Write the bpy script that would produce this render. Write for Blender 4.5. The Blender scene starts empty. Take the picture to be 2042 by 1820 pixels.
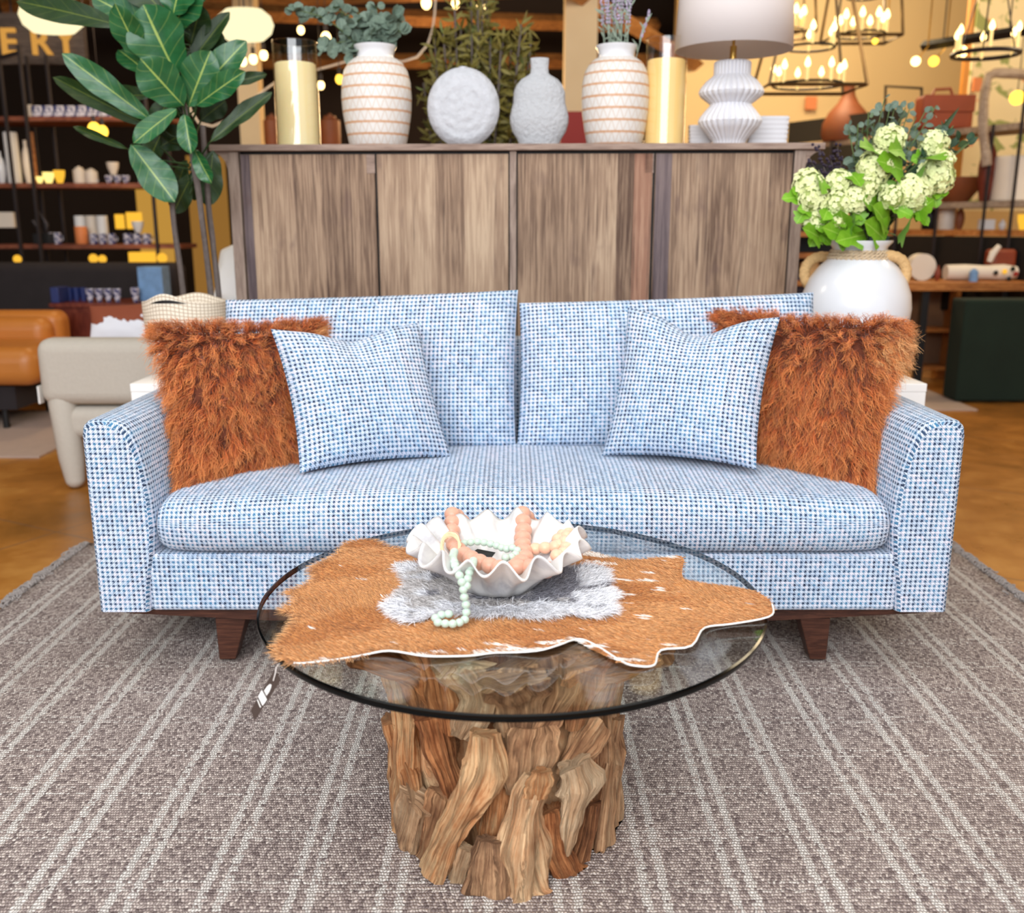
import bpy, math, random
import numpy as np
from mathutils import Vector, noise
R = random.Random(7)
NR = np.random.RandomState(5)
S = bpy.context.scene
COL = S.collection
PI = math.pi
# ---------------------------------------------------------------- camera frame
F = 1929.0; PITCH = math.radians(13.4); CH = 1.2
def ray(x, y):
    a = (x-1021)/F; b = (910-y)/F
    cp, sp = math.cos(PITCH), math.sin(PITCH)
    return Vector((a, cp+b*sp, -sp+b*cp))
def P(x, y, Y):
    """point of the place at depth Y seen at picture point x, y"""
    d = ray(x, y); t = Y/d.y
    return Vector((d.x*t, Y, CH+d.z*t))
def PZ(x, y, z):
    """point on the level z"""
    d = ray(x, y); t = (z-CH)/d.z
    return Vector((d.x*t, d.y*t, z))
def zY(y, Y): return P(1021, y, Y).z
def ppm(y, Y, x=1021):
    a = P(x, y, Y); b = P(x+1, y, Y)
    return 1.0/(b-a).length
# ---------------------------------------------------------------- objects
WL = {}
def reg(o, loc): WL[o.name] = Vector(loc)
def tag(o, label, cat, group=None, kind=None):
    if label: o['label'] = label
    if cat: o['category'] = cat
    if group: o['group'] = group
    if kind: o['kind'] = kind
    return o
def thing(name, label, cat, loc, group=None):
    o = bpy.data.objects.new(name, None); COL.objects.link(o)
    o.location = loc; o.empty_display_size = .05; reg(o, loc)
    return tag(o, label, cat, group)
def tree(o):
    return [c for c in o.children]
def dup(o, loc, rz=None, label=None, parent=None, scale=None):
    c = o.copy(); COL.objects.link(c)
    if parent: c.parent = parent
    else:
        c.location = loc
        if rz is not None: c.rotation_euler = (0, 0, rz)
        if scale is not None: c.scale = (scale,)*3
        if label: c['label'] = label
    WL[c.name] = WL[o.name]
    for k in list(o.children): dup(k, None, parent=c)
    return c
class M:
    def __init__(s): s.v = []; s.f = []; s.uv = []; s.n = 0; s.has = False; s.mi = []
    def add(s, v, f, uv=None, mi=0):
        b = s.n
        s.v.extend([tuple(p) for p in v]); s.n += len(v)
        for i, q in enumerate(f):
            s.f.append([b+j for j in q]); s.mi.append(mi)
            if uv is not None: s.uv.extend([tuple(uv[j]) for j in q]) ; s.has = True
            else: s.uv.extend([None]*len(q))
        return s
    def box(s, lo, hi, rz=0, piv=None, fn=None):
        x0, y0, z0 = lo; x1, y1, z1 = hi
        v = [Vector(p) for p in ((x0,y0,z0),(x1,y0,z0),(x1,y1,z0),(x0,y1,z0),(x0,y0,z1),(x1,y0,z1),(x1,y1,z1),(x0,y1,z1))]
        if rz:
            c = Vector(piv) if piv is not None else (v[0]+v[6])/2
            ca, sa = math.cos(rz), math.sin(rz)
            v = [Vector((c.x+(p.x-c.x)*ca-(p.y-c.y)*sa, c.y+(p.x-c.x)*sa+(p.y-c.y)*ca, p.z)) for p in v]
        if fn: v = [fn(p) for p in v]
        return s.add(v, [(0,3,2,1),(4,5,6,7),(0,1,5,4),(1,2,6,5),(2,3,7,6),(3,0,4,7)])
    def hexa(s, v):
        return s.add(v, [(0,3,2,1),(4,5,6,7),(0,1,5,4),(1,2,6,5),(2,3,7,6),(3,0,4,7)])
    def tube(s, pts, rad, n=8, closed=False, flat=1.0, caps=True, noi=0, side=None, seed=0):
        pts = [Vector(p) for p in pts]; m = len(pts)
        if not hasattr(rad, '__len__'): rad = [rad]*m
        V = []; U = []; L = 0
        prev = Vector(side) if side is not None else None
        for i, p in enumerate(pts):
            if closed: t = pts[(i+1) % m]-pts[i-1]
            else: t = pts[min(i+1, m-1)]-pts[max(i-1, 0)]
            t.normalize()
            if prev is None:
                prev = t.cross(Vector((0,0,1)))
                if prev.length < .1: prev = t.cross(Vector((0,1,0)))
            a = (prev - t*prev.dot(t)).normalized(); b = t.cross(a).normalized(); prev = a
            if i: L += (p-pts[i-1]).length
            for k in range(n+1 if False else n):
                th = 2*PI*k/n
                q = p+a*math.cos(th)*rad[i]+b*math.sin(th)*rad[i]*flat
                if noi:
                    d = noise.noise(Vector((math.cos(th)*1.3+seed*7.1, math.sin(th)*1.3, L*7+seed)))*.85 + noise.noise(Vector((math.cos(th)*3+seed*3, math.sin(th)*3, L*11)))*.38+ noise.noise(Vector((math.cos(th)*9+seed*3, math.sin(th)*9, L*16)))*.14
                    q += (q-p)*d*noi
                V.append(q); U.append((k/n*2*PI*rad[i] if False else k/n*.3, L))
        s.wrap = .3; Fc = []
        for i in range(m if closed else m-1):
            j = (i+1) % m
            for k in range(n):
                k2 = (k+1) % n
                Fc.append((i*n+k, i*n+k2, j*n+k2, j*n+k))
        s.add(V, Fc, U)
        if caps and not closed:
            s.add(V[:n], [tuple(range(n-1, -1, -1))], [(v[0], v[1]) for v in U[:n]])
            s.add(V[-n:], [tuple(range(n))], [(v[0], v[1]) for v in U[-n:]])
        return s
    def lathe(s, prof, c, n=32, fn=None, sc=(1, 1)):
        V = []; U = []; L = 0
        for i, (r, z) in enumerate(prof):
            if i: L += math.hypot(r-prof[i-1][0], z-prof[i-1][1])
            for k in range(n):
                th = 2*PI*k/n
                rr, zz = (fn(th, r, z, i) if fn else (r, z))
                V.append((c[0]+rr*math.cos(th)*sc[0], c[1]+rr*math.sin(th)*sc[1], c[2]+zz))
                U.append((th*max(.02, max(p[0] for p in prof)), L))
        s.wrap = 2*PI*max(.02, max(p[0] for p in prof)); Fc = []
        for i in range(len(prof)-1):
            for k in range(n):
                k2 = (k+1) % n
                Fc.append((i*n+k, i*n+k2, (i+1)*n+k2, (i+1)*n+k))
        s.add(V, Fc, U)
        return s
    def ball(s, c, r, n=12, m=8):
        if not hasattr(r, '__len__'): r = (r, r, r)
        V = []
        for i in range(m+1):
            ph = PI*i/m
            for k in range(n):
                th = 2*PI*k/n
                V.append((c[0]+r[0]*math.sin(ph)*math.cos(th), c[1]+r[1]*math.sin(ph)*math.sin(th), c[2]-r[2]*math.cos(ph)))
        Fc = [(i*n+k, i*n+(k+1) % n, (i+1)*n+(k+1) % n, (i+1)*n+k) for i in range(m) for k in range(n)]
        return s.add(V, Fc)
    def grid(s, fn, nu, nv, su=1, sv=1):
        V = []; U = []
        for j in range(nv+1):
            for i in range(nu+1):
                V.append(fn(i/nu, j/nv)); U.append((i/nu*su, j/nv*sv))
        w = nu+1
        return s.add(V, [(j*w+i, j*w+i+1, (j+1)*w+i+1, (j+1)*w+i) for j in range(nv) for i in range(nu)], U)
    def obj(s, name, mat, parent=None, smooth=True, bev=0, sub=0, solid=0, loc=None, angle=40):
        v = np.array(s.v, dtype=np.float64)
        if parent is not None: L = np.array(WL[parent.name])
        elif loc is not None: L = np.array(loc)
        else: L = np.array(((v[:,0].min()+v[:,0].max())/2, (v[:,1].min()+v[:,1].max())/2, v[:,2].min()))
        v = v-L
        me = bpy.data.meshes.new(name); me.from_pydata(v.tolist(), [], s.f)
        uvl = me.uv_layers.new(name='UVMap')
        if len(uvl.data) == len(s.uv):
            buf = np.zeros((len(s.uv), 2))
            i = 0
            for f in s.f:
                k = len(f)
                if s.uv[i] is None:
                    p = v[f]; a = np.cross(p[1]-p[0], p[2]-p[0]); a = np.abs(a)
                    if a[2] >= a[0] and a[2] >= a[1]: buf[i:i+k] = p[:, :2]
                    elif a[1] >= a[0]: buf[i:i+k] = p[:, [0, 2]]
                    else: buf[i:i+k] = p[:, [1, 2]]
                else: buf[i:i+k] = s.uv[i:i+k]
                i += k
            # unwrap tube seams
            i = 0
            for f in s.f:
                k = len(f)
                w_ = getattr(s, 'wrap', 0)
                if s.uv[i] is not None and w_ and k == 4:
                    u = buf[i:i+k, 0]
                    if u.max()-u.min() > w_*.6: u[u < u.max()-w_/2] += w_
                i += k
            uvl.data.foreach_set('uv', buf.ravel())
        if isinstance(mat, (list, tuple)):
            for m_ in mat: me.materials.append(m_)
            me.polygons.foreach_set('material_index', s.mi)
        else: me.materials.append(mat)
        if smooth: me.polygons.foreach_set('use_smooth', [True]*len(me.polygons))
        me.validate(); me.update()
        if smooth and angle: 
            try: me.set_sharp_from_angle(angle=math.radians(angle))
            except Exception: pass
        o = bpy.data.objects.new(name, me); COL.objects.link(o)
        if parent is not None: o.parent = parent; reg(o, WL[parent.name])
        else: o.location = L.tolist(); reg(o, L)
        if bev:
            b = o.modifiers.new('b', 'BEVEL'); b.width = bev; b.segments = 3; b.limit_method = 'ANGLE'; b.angle_limit = math.radians(35)
        if sub:
            b = o.modifiers.new('s', 'SUBSURF'); b.levels = sub; b.render_levels = sub
        if solid:
            b = o.modifiers.new('k', 'SOLIDIFY'); b.thickness = solid; b.offset = 0
        return o
# ---------------------------------------------------------------- materials
def lin(c):
    return tuple(((x/255)/12.92 if x/255 <= .04045 else ((x/255+.055)/1.055)**2.4) for x in c)
class NT:
    def __init__(s, name):
        s.m = bpy.data.materials.new(name); s.m.use_nodes = True
        s.t = s.m.node_tree; s.t.nodes.clear()
        s.out = s.t.nodes.new('ShaderNodeOutputMaterial')
    def n(s, typ, ins=None, **kw):
        d = s.t.nodes.new('ShaderNode'+typ)
        for k, v in kw.items(): setattr(d, k, v)
        if ins:
            for k, v in ins.items(): s.set(d.inputs[k], v)
        return d
    def set(s, sock, v):
        if isinstance(v, bpy.types.NodeSocket): s.t.links.new(v, sock)
        elif isinstance(v, bpy.types.Node): s.t.links.new(v.outputs[0], sock)
        else:
            if sock.type == 'RGBA' and len(v) == 3: v = tuple(v)+(1,)
            sock.default_value = v
    def ma(s, op, a, b=0.0, c=None, clamp=False):
        d = s.t.nodes.new('ShaderNodeMath'); d.operation = op; d.use_clamp = clamp
        s.set(d.inputs[0], a); s.set(d.inputs[1], b)
        if c is not None: s.set(d.inputs[2], c)
        return d.outputs[0]
    def mix(s, f, a, b, mode='MIX'):
        d = s.t.nodes.new('ShaderNodeMix'); d.data_type = 'RGBA'; d.blend_type = mode
        s.set(d.inputs[0], f); s.set(d.inputs[6], a); s.set(d.inputs[7], b)
        return d.outputs[2]
    def ramp(s, f, stops):
        d = s.t.nodes.new('ShaderNodeValToRGB'); cr = d.color_ramp
        while len(cr.elements) < len(stops): cr.elements.new(.5)
        for e, (p, c) in zip(cr.elements, stops):
            e.position = p; e.color = tuple(c)+(1,) if len(c) == 3 else c
        s.set(d.inputs[0], f); return d.outputs[0]
    def uv(s):
        return s.t.nodes.new('ShaderNodeTexCoord').outputs['UV']
    def ob(s):
        return s.t.nodes.new('ShaderNodeTexCoord').outputs['Object']
    def rnd(s): return s.n('ObjectInfo').outputs['Random']
    def mapv(s, v, sc=(1,1,1), loc=(0,0,0), rot=(0,0,0)):
        d = s.n('Mapping'); s.set(d.inputs[0], v); d.inputs['Scale'].default_value = sc; d.inputs['Location'].default_value = loc; d.inputs['Rotation'].default_value = rot
        return d.outputs[0]
    def noise(s, v, scale, det=2, rough=.5, dist=0):
        d = s.n('TexNoise', {'Scale': scale, 'Detail': det, 'Roughness': rough, 'Distortion': dist}); s.set(d.inputs['Vector'], v)
        return d.outputs[0]
    def bsdf(s, col, rough=.6, metal=0, bump=None, bs=.3, bd=.01, **kw):
        d = s.n('BsdfPrincipled'); s.set(d.inputs['Base Color'], col); s.set(d.inputs['Roughness'], rough); s.set(d.inputs['Metallic'], metal)
        for k, v in kw.items(): s.set(d.inputs[k.replace('_', ' ')], v)
        if bump is not None:
            b = s.n('Bump', {'Strength': bs, 'Distance': bd, 'Height': bump}); s.t.links.new(b.outputs[0], d.inputs['Normal'])
        s.t.links.new(d.outputs[0], s.out.inputs[0]); return d
def simple(name, c, rough=.6, metal=0, var=.12, sc=12, bump=.0, **kw):
    t = NT(name); c = lin(c)
    v = t.noise(t.ob(), sc, 3)
    f = t.ma('MULTIPLY_ADD', v, 2*var, 1-var)
    cc = t.mix(1.0, c, t.n('CombineColor', {'Red': f, 'Green': f, 'Blue': f}).outputs[0], 'MULTIPLY')
    t.bsdf(cc, rough, metal, v if bump else None, bump, .01, **kw)
    return t.m
def emis(name, c, st, var=0):
    t = NT(name)
    e = t.n('Emission', {'Color': lin(c), 'Strength': st}); t.t.links.new(e.outputs[0], t.out.inputs[0]); return t.m
def glass(name, tint, rough=0.0, extra=.0, ior=1.5):
    """clear sheet: see-through tint with a Fresnel mirror on it"""
    t = NT(name)
    tr = t.n('BsdfTransparent', {'Color': tuple(tint)+(1,)})
    gl = t.n('BsdfGlossy', {'Color': (1,1,1,1), 'Roughness': rough})
    ge = t.n('NewGeometry')
    dt = t.n('VectorMath', {0: ge.outputs['Normal'], 1: ge.outputs['Incoming']}, operation='DOT_PRODUCT').outputs['Value']
    om = t.ma('SUBTRACT', 1.0, t.ma('ABSOLUTE', dt), clamp=True)
    f = t.ma('MULTIPLY_ADD', t.ma('POWER', om, 5.0), .96, .03+extra, clamp=True)
    mx = t.n('MixShader'); t.t.links.new(f, mx.inputs[0]); t.t.links.new(tr.outputs[0], mx.inputs[1]); t.t.links.new(gl.outputs[0], mx.inputs[2])
    t.t.links.new(mx.outputs[0], t.out.inputs[0]); return t.m
def houndstooth(name='blue_houndstooth', p=.0130, tint=(1, 1, 1)):
    t = NT(name)
    sx = t.n('SeparateXYZ', {'Vector': t.uv()})
    wob = t.noise(t.uv(), 160, 1)
    u = t.ma('ADD', t.ma('DIVIDE', sx.outputs[0], p), t.ma('MULTIPLY', wob, .25))
    v = t.ma('ADD', t.ma('DIVIDE', sx.outputs[1], p), t.ma('MULTIPLY', wob, .25))
    a = t.ma('LESS_THAN', t.ma('FRACT', u), .49); b = t.ma('LESS_THAN', t.ma('FRACT', v), .49)
    both = t.ma('MULTIPLY', a, b)
    xor = t.ma('ABSOLUTE', t.ma('SUBTRACT', a, b))
    tw = t.ma('LESS_THAN', t.ma('FRACT', t.ma('MULTIPLY', t.ma('ADD', u, v), 2.0)), .42)
    dark = t.ma('MULTIPLY_ADD', xor, t.ma('MULTIPLY', tw, .75), both)
    cell = t.n('CombineXYZ', {'X': t.ma('FLOOR', t.ma('MULTIPLY', u, 1)), 'Y': t.ma('FLOOR', t.ma('MULTIPLY', v, 1))})
    wn = t.n('TexWhiteNoise', {'Vector': cell.outputs[0]}).outputs[0]
    row = t.n('TexWhiteNoise', {'Vector': t.n('CombineXYZ', {'X': t.ma('FLOOR', u), 'Y': 0.0}).outputs[0]}).outputs[0]
    big = t.noise(t.uv(), 3.0, 3)
    k = t.ma('ADD', t.ma('MULTIPLY', wn, .55), t.ma('MULTIPLY', row, .45))
    dk = t.ramp(k, [(0.1, lin((22, 34, 62))), (.42, lin((44, 72, 104))), (.72, lin((60, 122, 160))), (1, lin((112, 134, 160)))])
    lt = t.ramp(t.ma('ADD', t.ma('MULTIPLY', wn, .5), t.ma('MULTIPLY', big, .5)), [(.2, lin((180, 200, 226))), (.5, lin((210, 221, 237))), (.8, lin((228, 222, 234)))])
    c = t.mix(t.ma('MULTIPLY', dark, .97), lt, dk)
    fine = t.noise(t.uv(), 500, 1)
    h = t.ma('ADD', t.ma('ADD', t.ma('SINE', t.ma('MULTIPLY', u, 4*PI)), t.ma('SINE', t.ma('MULTIPLY', v, 4*PI))), t.ma('MULTIPLY', fine, 2))
    t.bsdf(c, .95, 0, h, .25, .0015, Specular_IOR_Level=.1, Sheen_Weight=.15)
    return t.m
def wood(name, cols, grain=(1, 1, 1), plank=0, axis='x', rough=.55, bump=.2, dist=1.5, sc=1.0, coord='ob', crack=False):
    """cols: dark, mid, light ; grain: scale of noise per axis"""
    t = NT(name)
    co = t.ob() if coord == 'ob' else t.uv()
    r = t.rnd()
    add = t.n('VectorMath', {0: co, 1: t.n('CombineXYZ', {'X': t.ma('MULTIPLY', r, 37.0), 'Y': t.ma('MULTIPLY', r, 11.0), 'Z': t.ma('MULTIPLY', r, 5.0)}).outputs[0]}, operation='ADD').outputs[0]
    if plank:
        sx = t.n('SeparateXYZ', {'Vector': co})
        pi_ = t.ma('FLOOR', t.ma('DIVIDE', t.ma('ADD', sx.outputs[0], t.ma('MULTIPLY', r, .3)), plank))
        wn = t.n('TexWhiteNoise', {'Vector': t.n('CombineXYZ', {'X': pi_, 'Y': r}).outputs[0]}).outputs[0]
        add = t.n('VectorMath', {0: add, 1: t.n('CombineXYZ', {'X': t.ma('MULTIPLY', wn, 9.0), 'Z': t.ma('MULTIPLY', wn, 17.0)}).outputs[0]}, operation='ADD').outputs[0]
    g1 = t.noise(t.mapv(add, tuple(g*sc for g in grain)), 1.0, 5, .6, dist)
    g2 = t.noise(t.mapv(add, tuple(g*sc*4.5 for g in grain)), 1.0, 4, .7, .4)
    g3 = t.noise(t.mapv(add, (3*sc, 3*sc, 2*sc)), 1.0, 3)
    w = t.ma('SINE', t.ma('MULTIPLY', g1, 34.0))
    k = t.ma('ADD', t.ma('MULTIPLY', t.ma('MULTIPLY_ADD', w, .5, .5), .20), t.ma('ADD', t.ma('MULTIPLY', g2, .40), t.ma('MULTIPLY', g3, .50)))
    if plank: k = t.ma('ADD', k, t.ma('MULTIPLY_ADD', wn, .36, -.18))
    c = t.ramp(k, [(.25, lin(cols[0])), (.52, lin(cols[1])), (.78, lin(cols[2]))])
    if crack:
        ck = t.noise(t.mapv(add, (70, 70, 2.2), rot=(0, .02, 0)), 1.0, 3, .6, .3)
        c = t.mix(t.ramp(ck, [(.60, (0, 0, 0)), (.70, (.75, .75, .75))]), c, lin((70, 52, 46)))
        kn = t.noise(t.mapv(add, (9, 9, 4)), 1.0, 3, .5, .3)
        c = t.mix(t.ramp(kn, [(.62, (0, 0, 0)), (.76, (.6, .6, .6))]), c, lin((98, 76, 72)))
    t.bsdf(c, rough, 0, t.ma('ADD', g2, t.ma('MULTIPLY', w, .15)), bump, .004, Specular_IOR_Level=.3)
    return t.m
MT = {}
def build_materials():
    m = MT
    m['fabric'] = houndstooth()
    m['dark_wood'] = wood('walnut', ((40, 22, 16), (72, 42, 32), (98, 60, 44)), (3, 8, 40), rough=.45, bump=.08)
    m['cab'] = wood('weathered_teak', ((92, 70, 58), (158, 131, 109), (194, 168, 142)), (52, 52, 1.3), plank=.115, rough=.75, bump=.3, dist=.35, crack=True)
    m['cab_red'] = wood('reddish_old_board', ((104, 66, 54), (152, 112, 92), (178, 140, 116)), (40, 40, 1.5), rough=.75, bump=.3, dist=.3, crack=True)
    m['cab_dark'] = wood('dark_purple_grey_board', ((66, 56, 60), (104, 90, 92), (130, 114, 112)), (40, 40, 1.5), rough=.75, bump=.3, dist=.3, crack=True)
    m['cab_frame'] = wood('weathered_teak_frame', ((96, 78, 70), (146, 124, 112), (172, 150, 136)), (2, 22, 22), rough=.75, bump=.25, dist=.3)
    m['cab_post'] = wood('weathered_teak_post', ((100, 84, 76), (150, 130, 118), (178, 158, 144)), (22, 22, 2), rough=.75, bump=.25, dist=.3)
    # driftwood: grain along v of the UV
    t = NT('driftwood')
    r = t.rnd()
    mp = t.mapv(t.uv(), (55, 6.0, 1))
    add = t.n('VectorMath', {0: mp, 1: t.n('CombineXYZ', {'X': t.ma('MULTIPLY', r, 91.0), 'Y': t.ma('MULTIPLY', r, 31.0), 'Z': t.ma('MULTIPLY', r, 7.0)}).outputs[0]}, operation='ADD').outputs[0]
    g1 = t.noise(add, 1.0, 8, .68, 1.3)
    obn = t.noise(t.ob(), 13, 4, .6)
    cr = t.n('TexVoronoi', {'Vector': t.n('VectorMath', {0: t.mapv(t.uv(), (30, 5, 1)), 1: t.n('CombineXYZ', {'X': t.ma('MULTIPLY', g1, 2.0), 'Y': t.ma('MULTIPLY', r, 9.0)}).outputs[0]}, operation='ADD').outputs[0], 'Scale': 1.0}, feature='DISTANCE_TO_EDGE').outputs[0]
    crk = t.ma('MULTIPLY', cr, 9.0, clamp=True)
    fib = t.noise(t.mapv(add, (3.2, 1.3, 1)), 1.0, 6, .7, .8)
    k = t.ma('ADD', t.ma('ADD', t.ma('MULTIPLY', g1, .45), t.ma('MULTIPLY', fib, .42)), t.ma('MULTIPLY', obn, .40))
    k = t.ma('SUBTRACT', k, .04)
    k = t.ma('ADD', k, t.ma('MULTIPLY_ADD', r, .26, -.15))
    c = t.ramp(k, [(.32, lin((74, 40, 22))), (.44, lin((156, 92, 52))), (.56, lin((212, 142, 90))), (.72, lin((244, 198, 146)))])
    c2 = t.ramp(k, [(.32, lin((78, 56, 42))), (.44, lin((158, 120, 90))), (.56, lin((212, 170, 130))), (.74, lin((244, 214, 176)))])
    c = t.mix(t.ramp(t.n('TexWhiteNoise', {'Vector': t.n('CombineXYZ', {'X': r}).outputs[0]}).outputs[0], [(.35, (0,0,0)), (.9, (.9,.9,.9))]), c, c2)
    c = t.mix(t.ma('MULTIPLY_ADD', crk, -.35, .35), c, lin((48, 28, 18)))
    t.bsdf(c, .72, 0, t.ma('ADD', t.ma('ADD', g1, t.ma('MULTIPLY', fib, .8)), t.ma('MULTIPLY', crk, .25)), .9, .011, Specular_IOR_Level=.25)
    m['drift'] = t.m
    m['glass_top'] = glass('clear_table_glass', (.945, .965, .95), 0, .01)
    m['glass_edge'] = simple('dark_glass_edge', (3, 5, 6), .12, 0, 0, Specular_IOR_Level=.18)
    m['glass_vase'] = glass('clear_vase_glass', (.96, .95, .93), 0, .03)
    # rug
    t = NT('woven_rug')
    sx = t.n('SeparateXYZ', {'Vector': t.ob()}); X = sx.outputs[0]; Y = sx.outputs[1]
    wob = t.noise(t.ob(), 9, 2)
    Xw = t.ma('ADD', X, t.ma('MULTIPLY_ADD', t.noise(t.ob(), 70, 2), .012, -.006))
    Yw = t.ma('ADD', Y, t.ma('MULTIPLY_ADD', t.noise(t.ob(), 60, 2), .010, -.005))
    cu = t.ma('DIVIDE', Xw, .0058); cv = t.ma('DIVIDE', Yw, .0085)
    cu2 = t.ma('ADD', cu, t.ma('MULTIPLY', t.ma('FLOOR', cv), .5))
    wn = t.n('TexWhiteNoise', {'Vector': t.n('CombineXYZ', {'X': t.ma('FLOOR', cu2), 'Y': t.ma('FLOOR', cv)}).outputs[0]}).outputs[0]
    base = t.ramp(wn, [(0, lin((116, 102, 100))), (.3, lin((174, 158, 152))), (.7, lin((204, 188, 180))), (1, lin((236, 222, 212)))])
    def stripe(coord, period, offs, w):
        f = t.ma('MULTIPLY', t.ma('SUBTRACT', t.ma('FRACT', t.ma('ADD', t.ma('DIVIDE', coord, period), 50.0)), .5), period)
        tot = None
        for o_ in offs:
            s_ = t.ma('LESS_THAN', t.ma('ABSOLUTE', t.ma('SUBTRACT', f, o_)), w)
            tot = s_ if tot is None else t.ma('MAXIMUM', tot, s_)
        return tot
    sX = stripe(Xw, .162, (-.018, .018), .0085)
    sY = stripe(Yw, .155, (-.012, .012), .0035)
    br = t.ma('GREATER_THAN', t.n('TexWhiteNoise', {'Vector': t.n('CombineXYZ', {'X': t.ma('FLOOR', cu2), 'Y': t.ma('FLOOR', cv), 'Z': 3.0}).outputs[0]}).outputs[0], .12)
    br2 = t.ma('GREATER_THAN', wn, .45)
    st = t.ma('MAXIMUM', t.ma('MULTIPLY', t.ma('MULTIPLY', sX, br), 1.0), t.ma('MULTIPLY', t.ma('MULTIPLY', sY, br2), .8))
    c = t.mix(t.ma('MULTIPLY', st, .75), base, lin((255, 250, 242)))
    c = t.mix(t.ma('MULTIPLY_ADD', t.noise(t.ob(), 1.3, 3), .5, -.18, clamp=True), c, lin((176, 158, 146)))
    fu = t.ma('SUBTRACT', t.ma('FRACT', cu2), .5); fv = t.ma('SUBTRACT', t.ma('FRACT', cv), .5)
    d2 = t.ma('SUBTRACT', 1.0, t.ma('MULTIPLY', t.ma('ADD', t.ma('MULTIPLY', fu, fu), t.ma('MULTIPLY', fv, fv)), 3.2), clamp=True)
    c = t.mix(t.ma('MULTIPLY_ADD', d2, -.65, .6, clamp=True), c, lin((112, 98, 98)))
    t.bsdf(c, .95, 0, t.ma('ADD', d2, t.ma('MULTIPLY', t.noise(t.ob(), 300, 2), .6)), .8, .005, Specular_IOR_Level=.1)
    m['rug'] = t.m
    m['fringe'] = simple('rug_fringe', (150, 142, 138), .95, var=.4, sc=60)
    # floor: stained concrete
    t = NT('stained_concrete')
    n1 = t.noise(t.ob(), .9, 5, .6, .6); n2 = t.noise(t.ob(), 7, 4, .6)
    c = t.ramp(t.ma('ADD', t.ma('MULTIPLY', n1, .75), t.ma('MULTIPLY', n2, .25)), [(.3, lin((120, 78, 28))), (.5, lin((172, 112, 46))), (.7, lin((208, 152, 76)))])
    sx = t.n('SeparateXYZ', {'Vector': t.mapv(t.ob(), rot=(0, 0, .5))})
    jx = t.ma('LESS_THAN', t.ma('ABSOLUTE', t.ma('SUBTRACT', t.ma('FRACT', t.ma('MULTIPLY_ADD', sx.outputs[0], .8, 20.3)), .5)), .004)
    jy = t.ma('LESS_THAN', t.ma('ABSOLUTE', t.ma('SUBTRACT', t.ma('FRACT', t.ma('MULTIPLY_ADD', sx.outputs[1], .8, 20.1)), .5)), .004)
    c = t.mix(t.ma('MULTIPLY', t.ma('MAXIMUM', jx, jy), .7), c, lin((120, 90, 66)))
    t.bsdf(c, t.ma('MULTIPLY_ADD', n2, .3, .18), 0, n2, .05, .01)
    m['floor'] = t.m
    m['rust'] = simple('rust_hide', (92, 40, 16), .9, var=.3, sc=30)
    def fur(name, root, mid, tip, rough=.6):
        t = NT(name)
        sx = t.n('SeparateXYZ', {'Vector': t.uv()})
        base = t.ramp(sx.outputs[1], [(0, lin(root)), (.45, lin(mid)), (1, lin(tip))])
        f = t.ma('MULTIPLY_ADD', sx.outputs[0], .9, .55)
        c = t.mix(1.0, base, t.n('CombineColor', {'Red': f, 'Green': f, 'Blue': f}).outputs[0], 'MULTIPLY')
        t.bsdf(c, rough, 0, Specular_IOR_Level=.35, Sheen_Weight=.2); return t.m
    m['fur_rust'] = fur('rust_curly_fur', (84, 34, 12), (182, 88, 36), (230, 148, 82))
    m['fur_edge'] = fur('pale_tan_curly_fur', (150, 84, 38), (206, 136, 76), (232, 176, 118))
    m['fur_grey'] = fur('grey_rabbit_fur', (146, 138, 134), (192, 186, 184), (236, 232, 232))
    m['fur_dark'] = fur('dark_rabbit_fur', (60, 58, 66), (112, 110, 120), (190, 188, 196))
    m['fur_white'] = fur('white_rabbit_fur', (205, 205, 212), (236, 236, 242), (250, 250, 252))
    m['hair_tan'] = fur('tan_hide_hair', (148, 92, 48), (196, 136, 82), (222, 172, 120))
    m['hair_dark'] = fur('deep_tan_hide_hair', (120, 66, 30), (172, 106, 54), (206, 146, 90))
    m['hair_white'] = fur('white_hide_hair', (215, 200, 185), (240, 230, 222), (250, 246, 242))
    # cowhide
    t = NT('tan_cowhide')
    o_ = t.ob()
    hair = t.noise(t.mapv(t.n('VectorMath', {0: o_, 1: t.n('TexNoise', {'Vector': o_, 'Scale': 4.0}).outputs[1]}, operation='ADD').outputs[0], (40, 190, 40), rot=(0, 0, .15)), 1.0, 4, .7, .6)
    big = t.noise(o_, 4.5, 4, .55)
    c = t.ramp(t.ma('ADD', t.ma('MULTIPLY', hair, .45), t.ma('MULTIPLY', big, .6)), [(.32, lin((150, 86, 36))), (.48, lin((196, 126, 62))), (.6, lin((218, 154, 88))), (.75, lin((232, 182, 126)))])
    sp = t.noise(t.mapv(o_, (14, 42, 10), loc=(3.3, 1.1, 0)), 1.0, 2)
    att = t.n('VertexColor', layer_name='W').outputs[0]
    wsel = t.ma('ADD', t.ma('GREATER_THAN', sp, .745), t.ma('GREATER_THAN', t.ma('ADD', att, t.ma('MULTIPLY_ADD', t.noise(t.mapv(o_, (20, 60, 10)), 1.0, 3), .7, -.35)), .5), clamp=True)
    c = t.mix(wsel, c, lin((244, 232, 222)))
    t.bsdf(c, .7, 0, hair, .5, .003, Specular_IOR_Level=.3, Sheen_Weight=.1)
    m['cow'] = t.m
    # marble bowl
    t = NT('white_marble')
    n1 = t.noise(t.ob(), 7, 5, .6, 1.2)
    c = t.ramp(n1, [(.35, lin((186, 184, 188))), (.5, lin((222, 220, 218))), (.7, lin((238, 235, 232)))])
    t.bsdf(c, .35, 0, t.noise(t.ob(), 90, 3), .1, .002, Subsurface_Weight=.0)
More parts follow.
